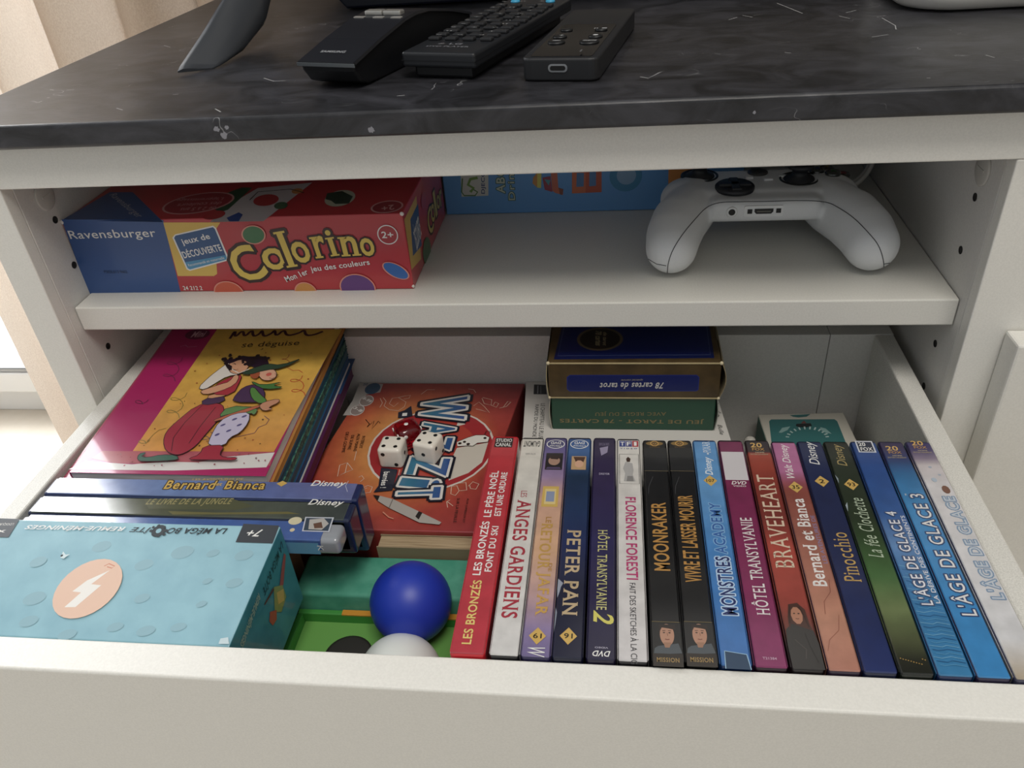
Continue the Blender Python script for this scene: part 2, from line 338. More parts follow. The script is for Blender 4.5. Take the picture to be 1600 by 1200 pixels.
('l',[(54.4,78.4),(57.5,80.2),(60.7,82.2),(64,84.3),(66.9,85.9),(69.2,86.9),(70.6,89.5),(71.1,93.8),(72.4,95.4),(74.6,94.3),(75.7,91.4),(75.8,86.7),(73.7,82.5),(69.6,78.9),(65.2,76.2),(60.4,74.3),(56.8,74.4),(54.2,76.4),(54.4,78.4)],0.45,'#241A22'),
('p',[(51.1,83.9),(52.9,90.4),(54.8,95.8),(56.7,99.9),(58.6,104),(60.6,108),(64.4,109.3),(70.1,107.6),(74.5,105.4),(77.6,102.7),(78.1,100),(75.9,97.3),(72.8,95.4),(68.6,94.3),(65.2,91.9),(62.4,88.2),(59.8,84.4),(57.2,80.6),(54.4,79.2),(51.6,80.2)],'#E4DDD4'),
('l',[(51.1,83.9),(52.9,90.4),(54.8,95.8),(56.7,99.9),(58.6,104),(60.6,108),(64.4,109.3),(70.1,107.6),(74.5,105.4),(77.6,102.7),(78.1,100),(75.9,97.3),(72.8,95.4),(68.6,94.3),(65.2,91.9),(62.4,88.2),(59.8,84.4),(57.2,80.6),(54.4,79.2),(51.6,80.2),(51.1,83.9)],0.45,'#241A22'),
('p',[(63.6,104),(62.7,108),(63.7,111.1),(66.6,113),(69.9,113),(73.4,111),(76.2,108.4),(78.1,105.1),(78,101.6),(75.9,97.8),(73.2,96.2),(69.8,96.7),(67.1,98.2),(65.1,100.7)],'#DDA078'),
('l',[(63.6,104),(62.7,108),(63.7,111.1),(66.6,113),(69.9,113),(73.4,111),(76.2,108.4),(78.1,105.1),(78,101.6),(75.9,97.8),(73.2,96.2),(69.8,96.7),(67.1,98.2),(65.1,100.7),(63.6,104)],0.45,'#241A22'),
('l',[(65.1,102.8),(73.8,97),(79.7,102)],0.8,'#E4DDD4'),
('p',[(58.8,109.9),(59.2,112.6),(60.7,113.7),(63.4,113.2),(65.4,114.1),(66.7,116.4),(69.4,117.1),(73.3,116.2),(77.3,116.2),(81.3,117),(84.9,116.2),(87.9,113.6),(90.4,110.7),(92.3,107.3),(91.8,105),(89.2,103.6),(86.2,103),(82.9,103.3),(79.9,105.1),(77.3,108.4),(74.1,110.8),(70.3,112.3),(67.3,111.7),(65,109.2),(62.6,108),(59.9,108.4)],'#2A1A30'),
('c',76.5,110.3,1,1,0,'#241A22'),
('c',89,114.3,1.5,1.5,0,'#241A22'),
('c',86.1,115,1.7,1.7,0,'#241A22'),
('c',77.4,109.2,1,1,0,'#241A22'),
('c',87.7,113.1,1.2,1.2,0,'#241A22'),
('c',78,106.2,1.4,1.4,0,'#241A22'),
('c',61.3,114.1,1,1,0,'#241A22'),
('c',75.1,107.3,1.7,1.7,0,'#241A22'),
('c',77.4,111.1,1.5,1.5,0,'#241A22'),
('c',61.4,113.7,1.6,1.6,0,'#241A22'),
('c',77,107.4,1.6,1.6,0,'#241A22'),
('c',78.8,106.4,1.6,1.6,0,'#241A22'),
('c',66.6,112.1,1.1,1.1,0,'#241A22'),
('c',76.3,108.8,1.6,1.6,0,'#241A22'),
('c',72.5,108.8,1,1,0,'#241A22'),
('c',78.5,108,0.8,0.8,0,'#241A22'),
('c',88.5,111.6,1.5,1.5,0,'#241A22'),
('c',84,113.9,1.7,1.7,0,'#241A22'),
('c',78.5,113.1,1,1,0,'#241A22'),
('c',65.7,113.8,1,1,0,'#241A22'),
('c',77.6,112.5,1.7,1.7,0,'#241A22'),
('c',59.2,118.3,1,1,0,'#241A22'),
('c',80.5,116.9,1.6,1.6,0,'#241A22'),
('c',58.2,112.3,1.1,1.1,0,'#241A22'),
('c',57,114.1,0.9,0.9,0,'#241A22'),
('c',79.2,110.5,1,1,0,'#241A22'),
('c',67,115.9,1.2,1.2,0,'#241A22'),
('c',71.9,110.9,1.4,1.4,0,'#241A22'),
('c',79.9,113.2,1.3,1.3,0,'#241A22'),
('c',80.4,108.5,1.5,1.5,0,'#241A22'),
('c',59.9,116.6,1.4,1.4,0,'#241A22'),
('c',76,108.3,0.9,0.9,0,'#241A22'),
('c',67,112.8,1.4,1.4,0,'#241A22'),
('c',79.3,114.2,1.6,1.6,0,'#241A22'),
('c',56,113.1,1.4,1.4,0,'#241A22'),
('c',56.8,112.7,2,2,0,'#241A22'),
('c',58.4,110.2,1.2,1.2,0,'#241A22'),
('c',59.9,107.9,1.4,1.4,0,'#241A22'),
('c',60.7,107.3,1.2,1.2,0,'#241A22'),
('c',61.8,105.9,1.2,1.2,0,'#241A22'),
('c',62.6,105.2,1.4,1.4,0,'#241A22'),
('c',63.6,104.2,1.6,1.6,0,'#241A22'),
('c',64.6,103.2,1.8,1.8,0,'#241A22'),
('c',65.9,101.1,1.3,1.3,0,'#241A22'),
('l',[(65.5,106.8),(66.5,107.7),(68.2,106.3)],0.35,'#241A22'),
('l',[(68.4,100.7),(70.7,99.8),(71.9,101.1)],0.35,'#241A22'),
('p',[(40.2,11.8),(39.6,14.3),(40.3,16),(42.4,16.7),(43.4,16.5),(43.2,15.5),(42.8,14.6),(42.1,13.7),(43,13),(45.7,12.6),(48.9,13.1),(52.6,14.5),(57.1,15.1),(62.3,14.9),(65.6,13.9),(67.1,12),(65.7,10.8),(61.6,10.1),(55.9,9.6),(48.5,9.2),(43.7,9.4),(41.6,10.1)],'#3E6A58'),
('l',[(40.2,11.8),(39.6,14.3),(40.3,16),(42.4,16.7),(43.4,16.5),(43.2,15.5),(42.8,14.6),(42.1,13.7),(43,13),(45.7,12.6),(48.9,13.1),(52.6,14.5),(57.1,15.1),(62.3,14.9),(65.6,13.9),(67.1,12),(65.7,10.8),(61.6,10.1),(55.9,9.6),(48.5,9.2),(43.7,9.4),(41.6,10.1),(40.2,11.8)],0.45,'#241A22'),
('p',[(81,67.2),(80.8,71.2),(81.4,75.2),(82.6,79.3),(84.8,82.1),(88,83.6),(92.2,82.9),(97.4,79.9),(100.8,75.1),(102.4,68.7),(97.7,65.4),(86.6,65.3)],'#4A2F58'),
('l',[(81,67.2),(80.8,71.2),(81.4,75.2),(82.6,79.3),(84.8,82.1),(88,83.6),(92.2,82.9),(97.4,79.9),(100.8,75.1),(102.4,68.7),(97.7,65.4),(86.6,65.3),(81,67.2)],0.45,'#241A22'),
('p',[(88.8,79.6),(89.9,81),(92.3,79.9),(95.6,76.2),(99.5,72.3),(103.9,68.4),(105.1,65.7),(102.9,64.3),(99.9,64.7),(96,67.1),(92.6,70.9),(89.7,76.2)],'#4F8A3A'),
('l',[(88.8,79.6),(89.9,81),(92.3,79.9),(95.6,76.2),(99.5,72.3),(103.9,68.4),(105.1,65.7),(102.9,64.3),(99.9,64.7),(96,67.1),(92.6,70.9),(89.7,76.2),(88.8,79.6)],0.45,'#241A22'),
('p',[(88.6,86.7),(93.3,84.2),(99.3,84.1),(106.8,86.2),(108.5,86.2),(104.4,84.1),(105.1,82.6),(110.6,81.6),(109.9,80.4),(103.3,79),(97.4,79.7),(92.4,82.4),(88.9,84.8),(87.1,86.9)],'#3F7A3A'),
('l',[(88.6,86.7),(93.3,84.2),(99.3,84.1),(106.8,86.2),(108.5,86.2),(104.4,84.1),(105.1,82.6),(110.6,81.6),(109.9,80.4),(103.3,79),(97.4,79.7),(92.4,82.4),(88.9,84.8),(87.1,86.9),(88.6,86.7)],0.45,'#241A22'),
('p',[(89.1,95.2),(88.8,97.8),(90.1,100.1),(92.8,101.9),(96,101.7),(99.6,99.3),(101.8,96.4),(102.6,93),(102.1,90.5),(100.2,88.8),(98.1,88.2),(95.5,88.5),(93,89.9),(90.5,92.5)],'#E0A888'),
('l',[(89.1,95.2),(88.8,97.8),(90.1,100.1),(92.8,101.9),(96,101.7),(99.6,99.3),(101.8,96.4),(102.6,93),(102.1,90.5),(100.2,88.8),(98.1,88.2),(95.5,88.5),(93,89.9),(90.5,92.5),(89.1,95.2)],0.45,'#241A22'),
('c',96.6,94.9,2,2,0,'#D0584A'),
('l',[(96.9,99.8),(98,100.7),(99.6,99.4)],0.35,'#241A22'),
('l',[(100.6,95.6),(103.7,94.7),(102.8,93)],0.4,'#241A22'),
('l',[(98.3,90.9),(100.8,90.1),(101.8,91.4)],0.4,'#241A22'),
('p',[(83.1,94.9),(84.1,97),(85.9,98),(88.4,97.8),(89.8,96.2),(90.2,93.2),(89.7,91.2),(88.4,90.1),(86.4,90.7),(83.9,92.8)],'#A8502A'),
('p',[(77.1,97.1),(81.1,100.4),(85.2,103.3),(89.2,105.9),(93.9,106.7),(99.2,105.6),(105.5,107.4),(112.8,112.1),(113.5,111.4),(107.8,105.1),(101.5,101.3),(94.7,99.9),(89.2,97.9),(85.2,95.5),(81.2,94.6),(77.1,95.2)],'#2F4A38'),
('l',[(77.1,97.1),(81.1,100.4),(85.2,103.3),(89.2,105.9),(93.9,106.7),(99.2,105.6),(105.5,107.4),(112.8,112.1),(113.5,111.4),(107.8,105.1),(101.5,101.3),(94.7,99.9),(89.2,97.9),(85.2,95.5),(81.2,94.6),(77.1,95.2),(77.1,97.1)],0.45,'#241A22'),
('p',[(78,52.8),(79.6,58.7),(85.8,61.3),(96.5,60.5),(101.8,58),(101.9,54.1),(100.9,52.8),(98.8,54.2),(96.8,53.7),(95.1,51.3),(91.9,51),(87.2,52.8),(83,52.8),(79.1,50.8)],'#5A8A48'),
('l',[(78,52.8),(79.6,58.7),(85.8,61.3),(96.5,60.5),(101.8,58),(101.9,54.1),(100.9,52.8),(98.8,54.2),(96.8,53.7),(95.1,51.3),(91.9,51),(87.2,52.8),(83,52.8),(79.1,50.8),(78,52.8)],0.45,'#241A22'),
('p',[(81.7,51.7),(94.7,59.3),(101.8,62.4),(102.6,60.8),(96.7,56.3),(84,48.9),(77.1,45.9),(75.9,47.3)],'#C0603A'),
('l',[(81.7,51.7),(94.7,59.3),(101.8,62.4),(102.6,60.8),(96.7,56.3),(84,48.9),(77.1,45.9),(75.9,47.3),(81.7,51.7)],0.45,'#241A22'),
('p',[(101.8,62.3),(102.7,64.4),(105.5,66.4),(110.2,68.2),(113,68.2),(114,66.5),(112.8,64.1),(109.5,61.2),(109.1,59.5),(111.5,59.1),(111.2,58.2),(108,56.9),(105.1,57.5),(102.6,60)],'#C98A68'),
('l',[(101.8,62.3),(102.7,64.4),(105.5,66.4),(110.2,68.2),(113,68.2),(114,66.5),(112.8,64.1),(109.5,61.2),(109.1,59.5),(111.5,59.1),(111.2,58.2),(108,56.9),(105.1,57.5),(102.6,60),(101.8,62.3)],0.45,'#241A22'),
('p',[(81.8,48.1),(85.6,51.9),(90,54.2),(95,55),(98.2,52.9),(99.7,48),(99.9,43),(98.9,38),(97.1,34.4),(94.4,32.2),(93,29.1),(92.9,25.4),(90,23.5),(84.4,23.4),(81.1,25.4),(80.4,29.6),(80,35.3),(80,42.5)],'#C8C0DC'),
('l',[(81.8,48.1),(85.6,51.9),(90,54.2),(95,55),(98.2,52.9),(99.7,48),(99.9,43),(98.9,38),(97.1,34.4),(94.4,32.2),(93,29.1),(92.9,25.4),(90,23.5),(84.4,23.4),(81.1,25.4),(80.4,29.6),(80,35.3),(80,42.5),(81.8,48.1)],0.45,'#241A22'),
('c',84,42.6,1.8,0.9,38,'#5A508A'),
('c',89.7,48.2,1.8,1,38,'#5A508A'),
('c',95.2,51.1,1.8,1,38,'#5A508A'),
('c',90,37.2,1.8,0.9,38,'#5A508A'),
('c',83.8,33.5,1.7,1,40,'#5A508A'),
('c',95,42.7,1.8,0.9,38,'#5A508A'),
('p',[(82.5,23.5),(89.4,24),(92.6,22.1),(92.3,18),(93.1,15.3),(95.3,13.8),(98.6,13.2),(103.2,13.5),(105.1,12.8),(104.5,11.3),(101.6,10.7),(96.6,10.9),(89.8,10.9),(81.1,10.8),(76,10.9),(74.5,11.5),(75.3,12.6),(78.3,14.4),(79.6,17.2),(79.2,21.2)],'#A82038'),
('l',[(82.5,23.5),(89.4,24),(92.6,22.1),(92.3,18),(93.1,15.3),(95.3,13.8),(98.6,13.2),(103.2,13.5),(105.1,12.8),(104.5,11.3),(101.6,10.7),(96.6,10.9),(89.8,10.9),(81.1,10.8),(76,10.9),(74.5,11.5),(75.3,12.6),(78.3,14.4),(79.6,17.2),(79.2,21.2),(82.5,23.5)],0.45,'#241A22'),
],
'wazzit':[
('c',21.2,80,44.3,44.3,0,'#E0D4C8'),
('c',21.2,80,42.8,42.8,0,'#B02028'),
('c',21.2,80,31.1,31.1,0,'#C03A28'),
('p',[(39.4,80.4),(60.5,86.6),(59.1,65.5),(51.4,54.4),(39.4,46.6),(37.2,65)],'#D8CFC0'),
('p',[(35.7,117),(41.2,107.1),(35,104.3)],'#E0D4C8'),
('p',[(-51.2,158.8),(-31.8,157.5),(-31.5,146.2),(-41.6,143.1),(-46.4,116.8),(-52.7,116.4),(-50.5,136)],'#B4AFAA'),
('c',-38.8,151.2,6,7.5,1,'#2A5578'),
('t','20',-47.8,155.3,0,3.6,3.1,'#2A5578','b'),
('c',-39.5,135.1,5.5,7,1,'#D8D4D0'),
('c',-39.5,135.1,4.9,6.2,1,'#9A8A84'),
('t','8-99',-43.7,137.5,-34.9,8.9,3.1,'#F0EFEA','b'),
('c',-43.4,122.9,5.4,6.7,1,'#D8D4D0'),
('c',-43.4,122.9,4.8,5.9,1,'#9A8A84'),
('t','3-8',-47.5,125.2,-34.2,8.7,2.9,'#F0EFEA','b'),
('l',[(-29.5,138.2),(-26.3,132.3),(-26.9,126.5)],0.45,'#E8C8B0'),
('l',[(-27.4,139.2),(-23.9,134.3),(-24.2,128.5),(-19,123.8),(-11.7,122.5),(-8.2,127.7),(-8.3,133.5),(-15.5,139.3),(-20,138.3),(-20.8,131.4),(-16.4,127.6),(-14,132.5)],0.45,'#E8C8B0'),
('l',[(-15.5,139.3),(-11.2,141.3),(-6.7,142.4),(-7,138.4),(-10.9,137.4)],0.45,'#E8C8B0'),
('l',[(49,138.9),(51.6,132.2),(57,130.3),(56.7,137.1),(49.4,139.9)],0.45,'#E8C8B0'),
('l',[(44,129.2),(47.4,134.1),(52.2,128.4),(57.1,121),(51.1,123.7),(46.3,125.5)],0.45,'#E8C8B0'),
('l',[(57,130.3),(61.3,127.6),(62.5,132.3),(59.4,134.2),(58.7,130.4)],0.45,'#E8C8B0'),
('l',[(63.7,126.6),(68.6,128.6),(71.4,134.3),(69,135.2),(66.4,127.6)],0.45,'#E8C8B0'),
('l',[(-38.7,60),(-34,62.5),(-28.3,55.5),(-32.7,52.3),(-36.9,48.3),(-38.7,60)],0.45,'#E8C8B0'),
('l',[(-34,62.5),(-32.7,52.3)],0.45,'#E8C8B0'),
('l',[(42.4,40.7),(45.8,41.5),(48.1,36.5),(46.3,32.1),(43.1,33.5),(42.4,40.7)],0.45,'#E8C8B0'),
('l',[(46.9,43.8),(51.3,44.7),(53,37.4),(48.1,36.5)],0.45,'#E8C8B0'),
('l',[(53.4,41),(55.8,45.5),(60.1,43.4),(58.8,38.3),(55.2,38.9),(54.3,41.8)],0.45,'#E8C8B0'),
('l',[(-22,47.9),(-20.3,49.5),(-18,46.5),(-19.8,43.4)],0.45,'#E8C8B0'),
('l',[(-16.1,37.6),(-13.6,39.9),(-10.2,38.5),(-10.4,33.3),(-13.8,32.5),(-15.5,36.1),(-13.6,37.6)],0.45,'#E8C8B0'),
('l',[(41.9,26.4),(46.5,22.3)],0.45,'#E8C8B0'),
('l',[(43.6,27.8),(41.7,26.1),(43.3,20.8)],0.45,'#E8C8B0'),
('l',[(4.7,50.2),(4.3,56.3)],0.45,'#E8C8B0'),
('l',[(-29.8,65),(-30.9,74.8)],0.45,'#E8C8B0'),
('l',[(1.4,143.4),(5,149.5),(10.9,149.5)],0.45,'#E8C8B0'),
('l',[(36.8,150.7),(41.1,149.7),(43.4,145.8)],0.45,'#E8C8B0'),
('l',[(-33.9,111.4),(-29.6,106),(-30.4,102.4),(-27.1,109.7),(-26.3,99.8),(-23.7,109.7),(-21.9,107)],0.5,'#2A1814'),
('t','INTERDIT',-31.1,91.8,-85.4,13.7,2.2,'#2A1814','c'),
('t','AUX MAINS',-35.5,94.3,-83.3,19.7,2.2,'#2A1814','c'),
('t','DE SUIVRE',-39.5,92.5,-84,16.3,2.2,'#2A1814','c'),
('t','DE LA GOMME',-44.4,95.9,-82.1,23.2,2.2,'#2A1814','c'),
('t','AUX JUMEAUX ET',53.8,29.5,-88.7,21.8,1.9,'#2A1814','c'),
('t','SUR LA FEUILLE',47.9,29.4,-86.8,21.8,1.9,'#2A1814','c'),
('p',[(-11.2,120.1),(-7.1,122.6),(-3.1,128.3),(0.7,115.6),(-5.1,113.3),(-9.9,113.2)],'#1E2438'),
('t','1',-7.7,119.2,-83.8,3.7,3.6,'#F0EFEA','b'),
('p',[(38.5,86.2),(45.8,91.4),(50.8,94.1),(57.3,94.2),(60.9,91.7),(60.5,86.6),(53.2,85.2),(50.4,81.8),(47.2,82.2),(39.8,81.2)],'#EDE8DE'),
('l',[(38.5,86.2),(45.8,91.4),(50.8,94.1),(57.3,94.2),(60.9,91.7),(60.5,86.6),(53.2,85.2),(50.4,81.8),(47.2,82.2),(39.8,81.2)],0.5,'#2A1814'),
('c',40.9,84.6,1.3,1.3,0,'#2A1814'),
('c',43.9,86.3,1.2,1.2,0,'#2A1814'),
('c',46.9,83.9,1.3,1.3,0,'#2A1814'),
('c',57.8,90.8,1.2,1.2,0,'#2A1814'),
('l',[(56.8,94.2),(57.8,98.6),(60.5,98.9),(60.3,96)],0.5,'#2A1814'),
('p',[(-8.9,57.5),(3,56),(4,35.2),(-8,33.1),(-6.3,39.3)],'#1E2438'),
('t','barrées !',-5.9,53.3,-85.7,16.1,4.1,'#F0EFEA','b'),
('t','W',5,138.5,-86.6,28.4,32.9,'@waz_blue','bW'),
('t','A',10.9,107.5,-90,14.1,23.9,'@waz_blue','bW'),
('t','Z',11.3,91.7,-91.2,14.4,24,'@waz_blue','bW'),
('t','Z',10,69.1,-90.6,18.8,27.2,'@waz_blue','bW'),
('t','i',8.1,48,-95.7,9,26.8,'@waz_blue','bW'),
('t','T',8.1,37.1,-85.6,10.4,27.8,'@waz_blue','bW'),
('p',[(-2.8,29.5),(6.5,26.7),(26.7,15.5),(41.9,6.9),(40.8,4.9),(28.1,6.2),(5.9,18.5),(-3.1,24.7)],'#B4AEA6'),
('p',[(-7.6,30.2),(-2.8,29.5),(-3.1,24.7)],'#201C1C'),
('l',[(6.5,26.7),(5.9,18.5)],0.5,'#5a5550'),
('p',[(25.6,16.1),(28.3,14.9),(27.1,8.8),(24.4,11.4)],'#241f1f'),
('l',[(2.8,14.7),(7.8,10.1),(11.1,8.9)],0.8,'#E09070'),
],
'tarot_top':[
('p',[(4,4.2),(108.7,5.7),(109.4,48.6),(7.3,49.9)],'#0C1C58'),
('p',[(6.5,8.6),(106.5,9.7),(107.1,48.6),(9.7,49.8)],'#101F62'),
('l',[(8.9,49.8),(6.5,8.6),(106.5,9.7),(107.6,48.6)],0.4,'#5A6A9A'),
('c',34.1,29.9,15.8,15.2,5,'#6A5A40'),
('c',34.1,29.9,13.8,13,6,'#241C18'),
('t','78 cartes',30.8,40.4,-88.8,19.2,4.4,'#A89870','bi'),
('t','de tarot',36.4,38.8,-90.7,17.6,2.7,'#A89870','bi'),
],
'tarot_front':[
('p',[(12.5,-11.4),(14.5,-9.6),(97.6,-9.4),(99.3,-11.2),(99.4,-21.4),(98,-22.5),(13.9,-23),(12.3,-21.1)],'#1A2E8A'),
('p',[(13,-11.7),(14.8,-10.1),(97.4,-9.9),(98.9,-11.5),(98.9,-21.1),(97.6,-22),(14.2,-22.4),(12.7,-20.7)],'#101F66'),
('t','78 cartes de tarot',76.6,-15.4,-179.3,42.5,5,'#D8D4CC','bis'),
('t','spécial cercle',62.9,-12.5,-179.6,14.4,1.8,'#B4A888','i'),
],
'green_front':[
('t','JEU DE TAROT - 78 CARTES',104.8,-46.4,179.9,98.4,4.2,'#8E7A44','bs'),
('t','AVEC REGLE DU JEU',79.3,-39.8,-179.1,48.4,3.8,'#8E7A44','s'),
],
'book_top':[
('p',[(5.9,56),(14.8,55.4),(16.6,43.1),(6.6,43.2)],'#2A2C30'),
('l',[(9,54.5),(9.6,44.1)],0.8,'#8A8C90'),
('l',[(11.2,54.1),(12,44.1)],0.6,'#6A6C70'),
('t','LE CHAPITEAU LE PLUS',13,31.5,-87.9,41,3.1,'#2A2A2C','c'),
('t','RAPIDE DU MONDE',9,29.9,-88.5,38.1,2.7,'#2A2A2C','c'),
('t','Bulle',137.6,7.8,-87,11.3,2.9,'#1c1c1e','i'),
('l',[(137.9,15.5),(139.7,18.1),(138.9,20.7),(141.5,21.2),(138.2,24.2)],0.6,'#2a2a2c'),
('l',[(139.6,29.6),(140.7,33.2)],0.6,'#2a2a2c'),
],
'cards':[
('p',[(7.5,-8),(9.3,-5.8),(54.5,-4.9),(55.9,-7.3),(56.6,-43.8),(4.3,-44.9)],'#2C7474'),
('p',[(23.4,-0.3),(38.8,1.2),(35.3,-2.1),(29.2,-3.2),(25.5,-2.3)],'#2C7474'),
('p',[(26.4,-11),(36.7,-10),(37,-13.3),(32.9,-15),(28.1,-15),(25.5,-13.5)],'#1C2224'),
('p',[(29.7,-10.5),(32.5,-6.8),(33.8,-10.1)],'#7A3A34'),
('l',[(16.3,-26.2),(18.6,-26.6)],1.1,'#B8D0CC'),
('l',[(17.9,-22.8),(19.9,-24)],1.1,'#B8D0CC'),
('l',[(20.4,-19.7),(22,-21.6)],1.1,'#B8D0CC'),
('l',[(23.7,-17.1),(24.7,-19.6)],1.1,'#B8D0CC'),
('l',[(27.4,-15.3),(27.8,-18.2)],1.1,'#B8D0CC'),
('l',[(31.5,-14.3),(31.2,-17.5)],1.1,'#B8D0CC'),
('l',[(35.5,-14.2),(34.6,-17.4)],1.1,'#B8D0CC'),
('l',[(39.1,-15.1),(37.7,-18.1)],1.1,'#B8D0CC'),
('l',[(42.2,-16.8),(40.3,-19.4)],1.1,'#B8D0CC'),
('l',[(44.5,-19.3),(42.3,-21.2)],1.1,'#B8D0CC'),
('l',[(45.9,-22.3),(43.5,-23.5)],1.1,'#B8D0CC'),
('l',[(46.2,-25.6),(43.8,-26.1)],1.1,'#B8D0CC'),
('p',[(12.2,-21.7),(15.5,-16),(21.5,-14.3),(18.8,-18.7),(14,-22)],'#8AB4B0'),
('p',[(42.4,-14.8),(45.9,-16.4),(48.8,-22.6),(44.8,-21.4),(42.2,-18.3)],'#8AB4B0'),
],
'controller':[
],
}
